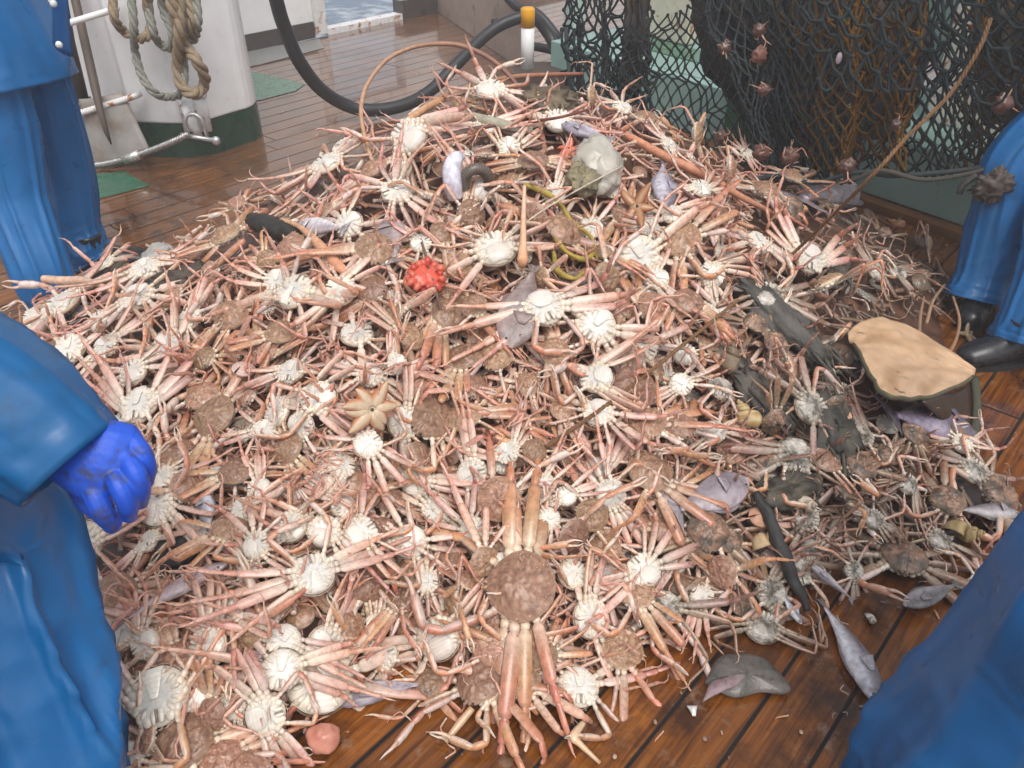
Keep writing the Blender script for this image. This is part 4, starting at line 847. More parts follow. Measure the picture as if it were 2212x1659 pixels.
# red anemone
p = pl(918, 600, .05); n = normal(p); q = n.to_track_quat('Z', 'Y').to_matrix()
root = thing('sea_anemone', 'bright red lobed sea anemone among the brown crabs', 'anemone', p, None, 'red sea anemone', (918, 600))
mb = MB(); mb.ball((0, 0, 0), (.055, .05, .022), rgb(214, 92, 72), 20, 10, disp=lambda d: .45*noise.noise(d*3)+.25*noise.noise(d*8), mat=q); obj('disc', mb, m_flesh, root)
rg = random.Random(5)
for k in range(15):
    a = 2*PI*k/15+rg.uniform(-.15, .15); r = rg.uniform(.04, .068); mb = MB()
    b_ = q @ V((math.cos(a)*.038, math.sin(a)*.034, .008)); e_ = q @ V((math.cos(a)*r, math.sin(a)*r, rg.uniform(.0, .02)))
    mb.loft(catmull([b_, (b_+e_)/2+q @ V((0, 0, .008)), e_], 3), lerp_list([.009, .011, .006], 3), 8, col=mix(rgb(186, 64, 48), rgb(216, 110, 88), rg.random())); obj('lobe', mb, m_flesh, root)

# starfish
def star(label, px, py, R_, arms, cola, colb, ring=.3, lift=.05, lmn=None, fat=1.0, name='starfish'):
    p = pl(px, py, lift); n = (normal(p)+V((0, -.3, 0))).normalized(); q = n.to_track_quat('Z', 'Y').to_matrix()
    root = thing(name, label, 'starfish', p, None, lmn, (px, py)); rg = random.Random(int(px))
    mb = MB(); mb.ball((0, 0, 0), (R_*ring, R_*ring, R_*.14), cola, 16, 8, mat=q); mb.ball(q @ V((0, 0, R_*.13)), (R_*.07, R_*.07, R_*.05), (.06, .05, .04), 10, 6, mat=q); obj('disc', mb, m_flesh, root)
    for k in range(arms):
        a = 2*PI*k/arms+rg.uniform(-.1, .1); Lr = R_*rg.uniform(.7, 1.12); b_ = rg.uniform(-.45, .45); c_ = rg.uniform(-.3, .5)
        P = [q @ V((math.cos(a+b_*t)*Lr*t, math.sin(a+b_*t)*Lr*t, R_*(c_*t*t-.0))) for t in (.12, .35, .6, .85, 1.0)]
        mb = MB(); mb.loft(catmull(P, 3), lerp_list([(R_*w_*fat, R_*w_*.7*fat) for w_ in (.12, .145, .12, .07, .015)], 3), 10, up=lambda i: n, col=lambda f, aa, i: mix(cola, colb, (1 if abs(math.cos(aa)) > .75 else 0)*.9+.1) if math.sin(aa) > -.2 else colb); obj('arm', mb, m_flesh, root)
star('cream eight-armed starfish with curled orange edged arms on the heap', 802, 884, .072, 8, rgb(206, 186, 156), rgb(190, 128, 88), lmn='cream starfish', fat=1.9, lift=.10)
star('brownish starfish lying folded under the clear jellyfish', 1375, 448, .075, 5, rgb(170, 130, 92), rgb(160, 100, 66), lmn='orange starfish', fat=1.5)
star('yellowish grey starfish lying under the net at the coaming', 1690, 458, .085, 6, rgb(150, 128, 88), rgb(130, 104, 70), fat=1.2, lmn='grey starfish')
star('pale brown starfish flat on the deck in front of the boots', 2090, 722, .06, 5, rgb(150, 130, 104), rgb(120, 98, 76), fat=1.2, lift=.01)
star('dull orange starfish near the crest beside the grey lilac fish', 1228, 322, .05, 7, rgb(214, 120, 88), rgb(190, 96, 70), lmn='dull orange starfish', fat=1.3)

# snails
def whelk(label, px, py, R_, yaw, cols, lift=.05, lmn=None, flesh=None, tiltv=.3, name='whelk', mouth=(.03, .025, .02)):
    p = pl(px, py, lift); root = thing(name, label, 'snail', p, None, lmn, (px, py))
    root.rotation_euler = (tiltv, .2, yaw); mb = MB(); T = 3.4; n_ = 80; pts = []; rad = []
    for i in range(n_+1):
        t = i/n_; k = math.exp(-2.6*(1-t)); a = 2*PI*T*t
        pts.append(V((math.cos(a)*R_*.46*k, math.sin(a)*R_*.46*k, R_*(1.35-1.75*k)))); rad.append((R_*.50*k+.0006, R_*.62*k+.0006))
    mb.loft(pts, rad, 16, up=lambda i: V((0, 0, 1)), cap=False, col=lambda f, a, i: mix(mix(cols[0], cols[1], .5+.5*math.sin(a*5)), cols[1], .4*max(0, noise.noise(V((f*30, a*3, R_*90)))+.3)))
    o = obj('shell', mb, m_shell, root); o.modifiers.new('thickness', 'SOLIDIFY').thickness = -.002
    mb = MB(); mb.ball(pts[-2], (R_*.40, R_*.3, R_*.5), flesh or mouth, 12, 8, disp=lambda d: .15*noise.noise(d*4)); obj('foot' if flesh else 'aperture', mb, m_flesh, root)
whelk('open greyish whelk showing its dark hollow mouth', 1578, 778, .042, RAD(150), (rgb(140, 120, 96), rgb(108, 92, 74)), .06, 'open whelk', rgb(120, 112, 110), .6)
whelk('cream whelk with an orange body filling its mouth', 1612, 900, .040, RAD(200), (rgb(206, 186, 142), rgb(170, 138, 88)), .06, 'whelk with orange body', rgb(200, 116, 66), .9)
whelk('muddy cream whelk half sunk in grey weed', 1742, 1092, .030, RAD(20), (rgb(206, 190, 170), rgb(170, 152, 130)), .05, 'muddy whelk', None, .8)
whelk('round tan sea snail on the bare deck at the far right edge', 2076, 1152, .044, RAD(60), (rgb(182, 160, 112), rgb(146, 122, 78)), .045, 'tan sea snail', None, 1.1, 'sea_snail')
whelk('smooth cream moon snail beside the black stick', 1652, 1172, .036, RAD(110), (rgb(206, 180, 140), rgb(186, 156, 116)), .05, 'cream moon snail', None, .9, 'moon_snail')
whelk('tiny white snail shell on the wet deck near the eelpout', 1880, 1338, .016, RAD(10), (rgb(200, 190, 176), rgb(160, 150, 140)), .012, None, None, .9)
whelk('brown whelk under the net on the wooden kerb', 1935, 486, .036, RAD(220), (rgb(196, 140, 100), rgb(150, 100, 70)), .03, 'whelk on the kerb', None, 1.2)
def shell(label, px, py, R_, yaw, col, lift=.04, lmn=None, col2=None):
    p = pl(px, py, lift); root = thing('clam', label, 'clam', p, None, lmn, (px, py)); root.rotation_euler = (.3, .15, yaw)
    for s in (1, -1):
        mb = MB()
        def f(u, v):
            a = PI*(u-.5)*1.9; r = R_*v*(1+.25*math.cos(a)); return V((r*math.cos(a)*.9, r*math.sin(a)*.8, s*(R_*.42*(1-v*v)+.001)+.0008*math.sin(v*60)))
        mb.grid(f, 24, 14, lambda u, v: mix(col, col2 or mix(col, (.3, .2, .14), .5), .5+.5*math.sin(v*26))); o = obj('valve', mb, m_shell, root); o.modifiers.new('thickness', 'SOLIDIFY').thickness = .0015
shell('peach coloured clam wedged beside the black stick', 1636, 1118, .034, RAD(10), rgb(214, 160, 128), .06, 'peach clam')
shell('glossy pinkish white clam between legs in the left middle', 522, 800, .036, RAD(60), rgb(222, 190, 178), .06, 'pinkish clam')
shell('white broken shell half near the crest', 1012 , 336, .03, RAD(120), rgb(214, 208, 200), .05)
mb = MB(); c = at_z(1497, 1535, .008); mb.grid(lambda u, v: c+V(((u-.5)*.024*(.3+.7*v), (v-.5)*.026, .008*math.sin(PI*u)*math.sin(PI*v))), 6, 6, (.72, .70, .66)); o = obj('shell_chip', mb, m_shell); tag(o, 'small white shell chip lying alone on the brown deck', 'shell chip', None, 'white shell chip', (1497, 1535)); o.modifiers.new('thickness', 'SOLIDIFY').thickness = .002
# pink tunicate
mb = MB(); c = at_z(698, 1594, .026); mb.ball(c, (.036, .031, .029), lambda d: mix(rgb(212, 150, 128), rgb(190, 120, 100), .5+.5*noise.noise(d*3)), 28, 18, disp=lambda d: .22*noise.noise(d*1.7+V((3, 1, 0)))+.04*noise.noise(d*6)); o = obj('sea_squirt', mb, m_flesh); tag(o, 'round pink wrinkled sea squirt alone on the deck at the near edge', 'sea squirt', None, 'pink sea squirt', (698, 1594))
# jelly lumps, muddy weed
def lump(name, label, cat, px, py, r, col, mat, lift=.03, lmn=None, rough=.35, f=2.2, col2=None, strands=0):
    p = pl(px, py, lift); q = normal(p).to_track_quat('Z', 'Y').to_matrix(); root = thing(name, label, cat, p, None, lmn, (px, py))
    mb = MB(); o_ = V((px*.01, py*.01, 0)); mb.ball((0, 0, 0), r, lambda d: mix(col, col2 or mix(col, (.05, .05, .04), .5), max(0, min(1, .5+noise.noise(d*3+o_)))), 36, 22, disp=lambda d: rough*noise.noise(d*f+o_)+rough*.5*noise.noise(d*f*3+o_)+rough*.22*noise.noise(d*f*8+o_), mat=q); obj('body', mb, mat, root)
    rg = random.Random(int(px+py))
    for k in range(strands):
        a = rg.uniform(0, 2*PI); b_ = q @ V((math.cos(a)*r[0]*.7, math.sin(a)*r[1]*.7, r[2]*.5)); e_ = q @ V((math.cos(a)*r[0]*1.0+rg.gauss(0, .02), math.sin(a)*r[1]*1.25+rg.gauss(0, .04), -r[2]*.2+rg.uniform(0, .02)))
        mb = MB(); mb.loft(catmull([b_, (b_+e_)/2+V((rg.gauss(0, .008), rg.gauss(0, .008), .008)), e_], 4), lerp_list([.006, .006, .002], 4), 6, col=mix(col, (.03, .03, .025), rg.random()*.6)); obj('strand', mb, mat, root)
lump('jellyfish', 'clear greyish jellyfish slumped over the upper right slope', 'jellyfish', 1292, 352, (.075, .10, .04), rgb(190, 186, 172), m_jelly, .06, 'clear jellyfish', .3, 1.6, rgb(206, 200, 186))
lump('jellyfish', 'clear white jellyfish lump lying beside the dark boots', 'jellyfish', 335, 566, (.11, .07, .045), rgb(206, 204, 196), m_jelly, .05, 'white jelly lump', .3, 2, rgb(180, 178, 168))
lump('sponge', 'knobbly olive grey sponge below the clear jellyfish', 'sponge', 1258, 386, (.05, .05, .03), rgb(150, 138, 106), m_mud, .07, None, .5, 2.6)
lump('weed_clump', 'long dark grey clump of slimy weed on the right slope', 'seaweed', 1688, 690, (.062, .19, .04), rgb(92, 88, 80), m_mud, .05, 'dark grey weed clump', .4, 2.4, rgb(52, 50, 46), 16)
lump('weed_clump', 'grey muddy weed ridge running to the far boots', 'seaweed', 1800, 575, (.15, .05, .04), rgb(92, 84, 74), m_mud, .04, 'grey weed ridge', .5, 2.6, rgb(54, 50, 44), 8)
lump('weed_clump', 'dark stringy weed caught on the curved cream sea pen', 'seaweed', 215, 612, (.11, .028, .03), rgb(82, 72, 56), m_mud, .11, None, .5, 2.6, rgb(50, 44, 36), 10)
lump('weed_clump', 'dark weed tuft between the jelly lump and crab legs', 'seaweed', 400, 600, (.045, .12, .03), rgb(96, 84, 72), m_mud, .05, None, .6, 3, rgb(60, 52, 44), 10)
lump('mud_lump', 'grey mud lump with black spots on the right slope', 'mud lump', 1700, 1060, (.09, .045, .035), rgb(110, 102, 86), m_mud, .03, None, .6, 3, rgb(60, 56, 48), 5)
lump('mud_lump', 'dark mud smeared lump below the open whelk', 'mud lump', 1640, 850, (.05, .12, .03), rgb(106, 98, 88), m_mud, .035, None, .6, 3, rgb(56, 52, 46), 6)
lump('mud_lump', 'dark greenish mud lump in front of the tan sheet', 'mud lump', 1800, 930, (.06, .10, .03), rgb(92, 86, 76), m_mud, .03, None, .6, 3, rgb(48, 46, 40), 6)
lump('weed_clump', 'black glossy weed heap on the deck behind a belly-up crab', 'seaweed', 385, 1190, (.06, .05, .02), (.03, .03, .03), m_mud, .02, 'black weed', .3, 2, (.02, .02, .022))
lump('weed_clump', 'olive weed tangle at the crest under the net', 'seaweed', 1180, 222, (.09, .06, .04), rgb(128, 112, 90), m_mud, .03, None, .6, 3, rgb(80, 70, 56), 10)
lump('rag', 'brown papery rag lying by the jelly lump', 'rag', 268, 600, (.06, .09, .03), rgb(170, 146, 112), m_mud, .05, None, .3, 2, rgb(134, 112, 84))
# clump in the net's corner is built with the net
# thin detached leg on the deck
st = [at_z(1262, 1558, .02), at_z(1240, 1590, .035), at_z(1252, 1606, .03), at_z(1296, 1648, .012)]
stem('severed_limb', 'single pale crab leg lying loose on the deck at the near edge', 'crab leg', st, [.006, .011, .007, .004], (rgb(216, 190, 160), rgb(206, 170, 130)), m_leg, None, None, 8, 5)
stem('severed_limb', 'stiff pale crab leg pointing down over the bare planks', 'crab leg', [at_z(1020, 1530, .035), at_z(995, 1560, .025), at_z(962, 1602, .012)], [.008, .009, .006], rgb(214, 178, 140), m_leg, None, None, 8, 5)

# tan sheet with dark bound edge
root = thing('canvas_flap', 'stiff tan canvas flap with a dark green bound edge lying on the heap', 'canvas', (0, 0, 0), None, 'tan canvas flap', (1980, 780))
g0 = {(0, 0): pl(1830, 722, .05), (1, 0): pl(1930, 694, .06), (2, 0): pl(2104, 800, .16), (0, 1): pl(1850, 762, .10), (1, 1): pl(1962, 772, .13), (2, 1): pl(2104, 808, .165), (2, 2): pl(2100, 816, .17)}
g0[(1, 2)] = pl(1966, 864, .20); g0[(0, 2)] = pl(1888, 826, .16)
def quad(a, b, c, t): return a*(2*(t-.5)*(t-1))+b*(-4*t*(t-1))+c*(2*t*(t-.5))
def cv(u, v):
    r = [quad(g0[(0, j)], g0[(1, j)], g0[(2, j)], u) for j in range(3)]; p = quad(r[0], r[1], r[2], v)
    return p+V((0, 0, .016*noise.noise(V((u*2.2, v*2.8, 2)))+.005*(1-2.4*abs(noise.noise(V((u*5+v*3, v*4-u*2, 4)))))+.003*noise.noise(V((u*16, v*14, 4)))))
m_canv = M('tan_canvas', rough=.45, nscale=30, namt=.12, bump=.3, bscale=60, dirt=(.05, .05, .04), dscale=13, dlo=.62, dhi=.68)
mb = MB(); mb.grid(cv, 48, 40, lambda u, v: mix(rgb(208, 172, 136), rgb(176, 138, 102), max(0, noise.noise(V((u*5, v*5, 1)))*1.5))); o = obj('sheet', mb, m_canv, root); o.modifiers.new('thickness', 'SOLIDIFY').thickness = .0022
m_bind = M('green_binding', rough=.7, nscale=80, namt=.3, bump=.5, bscale=200)
mb = MB(); e_ = [cv(0, .35+.65*i/14) for i in range(15)]+[cv(i/26, 1) for i in range(1, 27)]; mb.loft(e_, [(.005, .008)]*len(e_), 8, col=rgb(92, 88, 66)); obj('bound_edge', mb, m_bind, root)
k0, k1 = cv(1, 1), pl(2104, 944, .05)
mb = MB(); mb.grid(lambda u, v: cv(.60+.40*u, 1)*(1-v)+(pl(2052, 915, .06)*(1-u)+k1*u)*v+V((0, 0, -.012+.01*math.sin(u*6))), 10, 8, rgb(60, 44, 33)); o = obj('hanging_flap', mb, m_canv, root); o.modifiers.new('thickness', 'SOLIDIFY').thickness = .004
mb = MB(); mb.loft(catmull([k0+V((.005, 0, .004)), k0*.5+k1*.5+V((.012, 0, 0)), k1], 5), [(.013, .005)]*11, 8, col=rgb(70, 68, 52)); obj('edge_strap', mb, m_bind, root)
# ================================================================ THE CREW (blue oilskins)
BLUE = rgb(22, 100, 160); BLUE2 = rgb(20, 94, 148)
m_oil = M('blue_oilskin', rough=.34, spec=.45, nscale=18, namt=.08, bump=.12, bscale=35, dirt=rgb(44, 66, 84), dscale=7, dlo=.60, dhi=.85, rvar=.08)
m_boot = M('black_rubber_boot', rough=.25, nscale=20, namt=.2, bump=.1)
m_sole = M('red_sole', rough=.5)
m_glove = M('blue_glove', const=rgb(32, 84, 200), rough=.5, nscale=20, namt=.1, bump=.25, bscale=120, dirt=rgb(58, 60, 78), dscale=24, dlo=.5, dhi=.66)
m_skin = M('skin', rough=.5, nscale=30, namt=.06)
m_pop = M('white_popper', rough=.3)
def wrinkle(amp, s, sd, kz=1.0):
    if kz == 1.0 and s > 5.9: amp *= 1.3
    def f(p, d, t, a):
        q = V((p.x*s, p.y*s, p.z*s*kz)); r = noise.noise(q+V((sd, 0, sd)))
        r2 = noise.noise(q*2.3+V((0, sd, 0)))
        lf = noise.noise(V((math.cos(a)*1.9+sd, math.sin(a)*1.9, t*1.6+sd)))          # long hanging folds
        if t > .93: lf *= .4
        cf = 1-abs(noise.noise(V((math.cos(a)*.9, math.sin(a)*.9+sd, t*11+sd))))*3   # creases across
        return d*(amp*(r*.3+(1-abs(r2)*2.2)*.12+(max(0, 1-abs(lf)*2.6)**2.2-.3)*2.1+(max(0, .34+cf*.33)**2-.3)*(.5+1.6*max(0, t-.5))))
    return f
def tube(mb, pts, rad, k=8, n=36, col=BLUE, disp=None, up=None, cap=True):
    mb.loft(catmull(pts, k), lerp_list(rad, k), n, up=up, col=col, disp=disp, cap=cap)
def boot(name, root, foot, dirv, h=.17, sole=(.02, .02, .022)):
    d = V(dirv).normalized(); mb = MB(); f = V(foot)
    tube(mb, [f+V((0, 0, h)), f+V((0, 0, .13)), f+V((0, 0, .085))+d*.01, f+d*.06+V((0, 0, .062)), f+d*.14+V((0, 0, .052)), f+d*.20+V((0, 0, .042)), f+d*.225+V((0, 0, .036))], [(.062, .062), (.058, .06), (.052, .064), (.050, .056), (.056, .046), (.046, .036), (.02, .018)], 5, 18, (.018, .019, .022), up=lambda i: V((0, 0, 1)) if i > 9 else d)
    o = obj('boot', mb, m_boot, root)
    mb = MB(); s = d.cross(V((0, 0, 1)))
    pr = []
    for i in range(24):
        a = 2*PI*i/24; x = math.cos(a); y = math.sin(a); pr.append(f+d*(.085+.15*x)+s*(.056*y*(1-.15*x)))
    mb.prism(pr, .0, .02, sole); so_ = obj('sole', mb, m_sole, o, False); return o
def trousers(root, legs, hips, sd=0, amp=.013):
    """legs: list of lists of points hip -> hem, one mesh for the pair"""
    mb = MB()
    for li, L_ in enumerate(legs):
        pts, rad = zip(*L_)
        tube(mb, list(pts), [r if isinstance(r, tuple) else (r, r) for r in rad], 24, 96, (lambda f, a, i: mix(BLUE, rgb(80, 130, 172), .3) if abs(a-(2.0+li)) < .04 else mix(BLUE, (.01, .03, .07), .5) if .962 < f < .972 else BLUE), wrinkle(amp, 5.5, sd+li*3.7, .8), cap=True)
    if hips:
        c, rx, ry = hips; tube(mb, [c+V((0, 0, .16)), c+V((0, 0, .05)), c, c-V((0, 0, .1))], [(rx*.95, ry*.95), (rx, ry), (rx, ry), (rx*.8, ry*.8)], 6, 40, BLUE, wrinkle(.008, 6, sd))
    return obj('trousers', mb, m_oil, root)
def head(root, p, face):
    mb = MB(); f = V(face).normalized(); s = f.cross(V((0, 0, 1)))
    mb.ball(p, (.078, .078, .11), rgb(198, 150, 122), 24, 16, disp=lambda d: .12*max(0, d.dot(f))*max(0, -d.z+.3))
    mb.loft([p+f*.07+V((0, 0, .02)), p+f*.098-V((0, 0, .02)), p+f*.08-V((0, 0, .03))], [.010, .016, .01], 8, col=rgb(196, 144, 118))
    mb.loft([p-V((0, 0, .06)), p-V((0, 0, .18))], [.055, .06], 14, col=rgb(190, 142, 116))
    for k in (-1, 1):
        mb.ball(p+f*.073+s*.032*k+V((0, 0, .018)), .012, (.7, .68, .66)); mb.ball(p+f*.083+s*.032*k+V((0, 0, .018)), .006, (.03, .02, .02)); mb.ball(p+s*.08*k, (.02, .02, .032), rgb(196, 140, 116))
    mb.ball(p+f*.076-V((0, 0, .052)), (.026, .026, .008), rgb(160, 90, 84)); obj('head', mb, m_skin, root)
    mb = MB(); mb.ball(p+V((0, 0, .05))-f*.02, (.1, .1, .085), BLUE, 24, 14, disp=lambda d: .06*noise.noise(d*3)); mb.grid(lambda u, v: p+V((0, 0, .05))+f*(.06+.06*v)+s*((u-.5)*.16*(1-.3*v))-V((0, 0, .012*v)), 8, 3, BLUE); obj('hat', mb, m_oil, root)
def hand_rest(root, w_, d, face):
    """relaxed gloved hand hanging from wrist w_ along d"""
    d = V(d).normalized(); f = V(face).normalized(); s = d.cross(f).normalized(); mb = MB()
    mb.loft([w_-d*.03, w_+d*.02, w_+d*.06, w_+d*.095], [(.033, .026), (.036, .024), (.044, .022), (.042, .018)], 14, up=lambda i: f, col=rgb(42, 62, 196))
    for k, (o_, L_) in enumerate(((-.031, .07), (-.010, .08), (.011, .076), (.031, .06))):
        b_ = w_+d*.085+s*o_; mb.loft(catmull([b_, b_+d*L_*.45+f*.01, b_+d*L_*.85+f*.032, b_+d*L_*.95+f*.05], 4), lerp_list([.0125, .0125, .0115, .009], 4), 10, col=rgb(42, 62, 196))
    b_ = w_+d*.02-s*.034; mb.loft(catmull([b_, b_-s*.02+d*.03+f*.012, b_-s*.012+d*.065+f*.03], 4), lerp_list([.016, .014, .010], 4), 10, col=rgb(42, 62, 196))
    o = obj('glove', mb, m_glove, root); r = o.modifiers.new('skin', 'REMESH'); r.mode = 'VOXEL'; r.voxel_size = .004; r.use_smooth_shade = True
    return o
def sleeve(root, pts, rad, sd=0):
    mb = MB(); tube(mb, pts, [(r, r) for r in rad], 12, 40, BLUE, wrinkle(.010, 5, sd)); return obj('sleeve', mb, m_oil, root)

# 1: standing behind the left flank of the heap
P1 = thing('person', 'crewman in blue oilskins and dark boots standing behind the heap, upper body cut off', 'person', (0, 0, 0), None, 'standing crewman', (110, 400))
nf, ff = at_z(118, 706), at_z(196, 590)
mb_hip = V((-1.83, 2.98, .90))
trousers(P1, [[(V((-1.80, 2.86, .95)), .125), (V((-1.80, 2.82, .70)), .118), (V((-1.80, 2.76, .45)), .102), (nf+V((-.0, .05, .22)), .100), (nf+V((.005, .03, .10)), .098), (nf+V((.01, .03, .055)), .10)],
              [(V((-1.80, 3.10, .95)), .12), (V((-1.79, 3.12, .68)), .112), (V((-1.80, 3.13, .42)), .102), (ff+V((-.03, .05, .2)), .095), (ff+V((-.01, .03, .09)), .096), (ff+V((-.0, .03, .06)), .098)]], (mb_hip, .17, .24), 1, .007)
RS = rgb(160, 30, 36); boot('boot', P1, nf+V((0, .02, .0)), (.8, -.5, 0), .17, RS); boot('boot', P1, ff+V((.02, .02, 0)), (1, .15, 0), .17, RS)
mb = MB(); tube(mb, [V((-1.80, 2.97, .80)), V((-1.81, 2.98, .90)), V((-1.84, 2.99, 1.1)), V((-1.86, 3.0, 1.35)), V((-1.86, 3.0, 1.48)), V((-1.86, 3.0, 1.54))], [(.215, .295), (.21, .285), (.19, .265), (.19, .26), (.12, .2), (.07, .08)], 10, 48, BLUE, wrinkle(.010, 5, 9)); obj('jacket', mb, m_oil, P1)
fl = [at_y(134, -60, 2.72), at_y(136, 60, 2.72), at_y(140, 110, 2.73)]
mb = MB(); mb.grid(lambda u, v: at_y(118+(24+16*v)*u, -70+(165+28*u)*v, 2.70+.12*(1-u))+V((.0, -.02*math.sin(PI*u), 0)), 6, 12, rgb(26, 74, 126)); o = obj('jacket_flap', mb, m_oil, P1); o.modifiers.new('thickness', 'SOLIDIFY').thickness = .006
for q in ((116, 8), (128, 97)):
    mb = MB(); mb.ball(at_y(q[0], q[1], 2.66), .011, (.72, .74, .74), 10, 8); obj('popper', mb, m_pop, P1)
sleeve(P1, [V((-1.86, 3.22, 1.44)), V((-1.86, 3.32, 1.25)), V((-1.72, 3.30, 1.16)), V((-1.58, 3.2, 1.20))], [.10, .095, .085, .08], 4)
sleeve(P1, [V((-1.88, 2.78, 1.44)), V((-1.95, 2.66, 1.25)), V((-2.0, 2.6, 1.1)), V((-1.98, 2.58, .98))], [.10, .095, .085, .08], 5)
hand_rest(P1, V((-1.56, 3.19, 1.20)), (1, -.3, .1), (0, 0, 1)); hand_rest(P1, V((-1.98, 2.58, .96)), (0, 0, -1), (1, 0, 0)); head(P1, V((-1.84, 3.0, 1.68)), (1, -.1, -.3))

# 2: near left, bending, hand with blue glove over the heap
P2 = thing('person', 'crewman leaning in at the left edge with one blue gloved hand over the crabs', 'person', (0, 0, 0), None, 'blue glove', (230, 1040))
trousers(P2, [[(V((-.90, .80, .98)), .13), (at_d(-70, 1120, 1.36), .132), (at_d(8, 1340, 1.40), .128), (at_d(92, 1600, 1.44), .130), (at_d(165, 1900, 1.48), .12), (at_d(225, 2110, 1.50), .12)],
              [(V((-.98, .62, .98)), .13), (V((-.98, .55, .7)), .125), (V((-.96, .45, .4)), .115), (V((-.95, .40, .1)), .11)]], (V((-.96, .72, .98)), .17, .2), 3, .021)
boot('boot', P2, V((-.66, .55, 0)), (.6, .7, 0)); boot('boot', P2, V((-.95, .4, 0)), (.5, .8, 0))
mb = MB(); tube(mb, [V((-1.02, .66, .94)), V((-1.04, .70, 1.08)), V((-1.06, .78, 1.25)), V((-1.10, .84, 1.42)), V((-1.10, .86, 1.52))], [(.19, .18), (.19, .18), (.18, .17), (.17, .15), (.08, .08)], 8, 40, BLUE, wrinkle(.01, 5, 12)); obj('jacket', mb, m_oil, P2)
cuff = at_d(206, 968, 1.20)
sp = [V((-1.16, .93, 1.36)), V((-1.02, .93, 1.16)), at_d(-190, 770, 1.14), at_d(-75, 838, 1.16), at_d(45, 905, 1.18), at_d(152, 1000, 1.20)]
mb = MB(); tube(mb, sp, [(.10, .10), (.105, .105), (.11, .11), (.108, .108), (.094, .096), (.076, .078)], 10, 48, BLUE2, wrinkle(.006, 4.5, 2), cap=False); o = obj('sleeve', mb, m_oil, P2); sm_ = o.modifiers.new('thickness', 'SOLIDIFY'); sm_.thickness = .006; sm_.offset = -1
GB = rgb(44, 66, 206); mb = MB()
def hd(px, py, d): return at_d(px, py, d)
mb.loft(catmull([hd(128, 960, 1.20), hd(168, 985, 1.20), hd(208, 995, 1.195), hd(242, 1004, 1.20), hd(262, 1014, 1.215)], 4), lerp_list([(.040, .045), (.042, .05), (.040, .064), (.038, .068), (.026, .05)], 4), 20, up=lambda i: hd(230, 930, 1.2)-hd(180, 1050, 1.2), col=GB)
for ch_, rs in (([(188, 1015, 1.195), (204, 1062, 1.18), (222, 1104, 1.185), (242, 1132, 1.21)], [.021, .020, .0195, .015]),
                ([(238, 1012, 1.185), (262, 1056, 1.172), (276, 1090, 1.185), (280, 1112, 1.215)], [.0185, .018, .0165, .013]),
                ([(268, 980, 1.19), (294, 1022, 1.18), (305, 1058, 1.195), (304, 1084, 1.225)], [.018, .017, .0155, .012]),
                ([(280, 945, 1.2), (308, 978, 1.195), (320, 1012, 1.21), (318, 1040, 1.235)], [.0165, .0155, .014, .011]),
                ([(166, 1020, 1.215), (180, 1070, 1.245), (212, 1104, 1.255), (240, 1112, 1.255)], [.020, .018, .017, .012])):
    mb.loft(catmull([hd(*q) for q in ch_], 5), lerp_list([r*.93 for r in rs], 5), 12, col=GB)
    mb.ball(hd(*ch_[-1]), rs[-1], GB, 10, 8)
o = obj('glove', mb, m_glove, P2); r = o.modifiers.new('skin', 'REMESH'); r.mode = 'VOXEL'; r.voxel_size = .0022; r.use_smooth_shade = True; sm_ = o.modifiers.new('soft', 'SMOOTH'); sm_.iterations = 1
sleeve(P2, [V((-1.0, .66, 1.42)), V((-.98, .5, 1.25)), V((-.92, .4, 1.05)), V((-.85, .42, .92))], [.11, .1, .09, .085], 7); hand_rest(P2, V((-.85, .42, .9)), (.3, .1, -1), (0, 1, 0)); head(P2, V((-1.04, .98, 1.66)), (.7, .5, -.6))

# 3: behind the right end of the heap
P3 = thing('person', 'crewman in blue oilskin trousers and glossy black boots beside the net', 'person', (0, 0, 0), None, 'crewman beside the net', (2130, 600))
a3, b3 = at_z(2110, 705), at_z(2200, 815)
trousers(P3, [[(V((2.22, 2.92, .92)), .13), (at_y(2222, 330, 2.85), .125), (at_y(2182, 430, 2.82), .122), (at_y(2150, 530, 2.78), .112), (at_y(2128, 600, 2.74), .108), (at_y(2110, 648, 2.71), .122)],
              [(V((2.26, 2.68, .92)), .13), (at_y(2330, 420, 2.62), .12), (at_y(2280, 560, 2.52), .112), (at_y(2240, 680, 2.42), .108), (at_y(2214, 744, 2.38), .118)]], (V((2.24, 2.8, .92)), .17, .22), 6, .006)
boot('boot', P3, at_y(2118, 664, 2.74)*1.0-V((0, 0, at_y(2118, 664, 2.74).z)), (-.5, -.6, 0)); q = at_y(2205, 760, 2.38); boot('boot', P3, V((q.x-.02, q.y, 0)), (-1, -.2, 0))
mb = MB(); tube(mb, [V((2.24, 2.8, .82)), V((2.25, 2.8, 1.0)), V((2.28, 2.8, 1.3)), V((2.3, 2.8, 1.48)), V((2.3, 2.8, 1.54))], [(.2, .27), (.19, .26), (.19, .26), (.12, .2), (.06, .08)], 8, 40, BLUE, wrinkle(.01, 5, 21)); obj('jacket', mb, m_oil, P3)
sleeve(P3, [V((2.28, 3.04, 1.44)), V((2.2, 3.14, 1.2)), V((2.1, 3.14, 1.02))], [.1, .09, .08], 8); sleeve(P3, [V((2.28, 2.55, 1.44)), V((2.2, 2.45, 1.2)), V((2.12, 2.42, 1.02))], [.1, .09, .08], 8)
hand_rest(P3, V((2.09, 3.14, 1.0)), (-.2, 0, -1), (-1, 0, 0)); hand_rest(P3, V((2.11, 2.42, 1.0)), (-.2, 0, -1), (-1, 0, 0)); head(P3, V((2.26, 2.8, 1.68)), (-1, -.1, -.3))

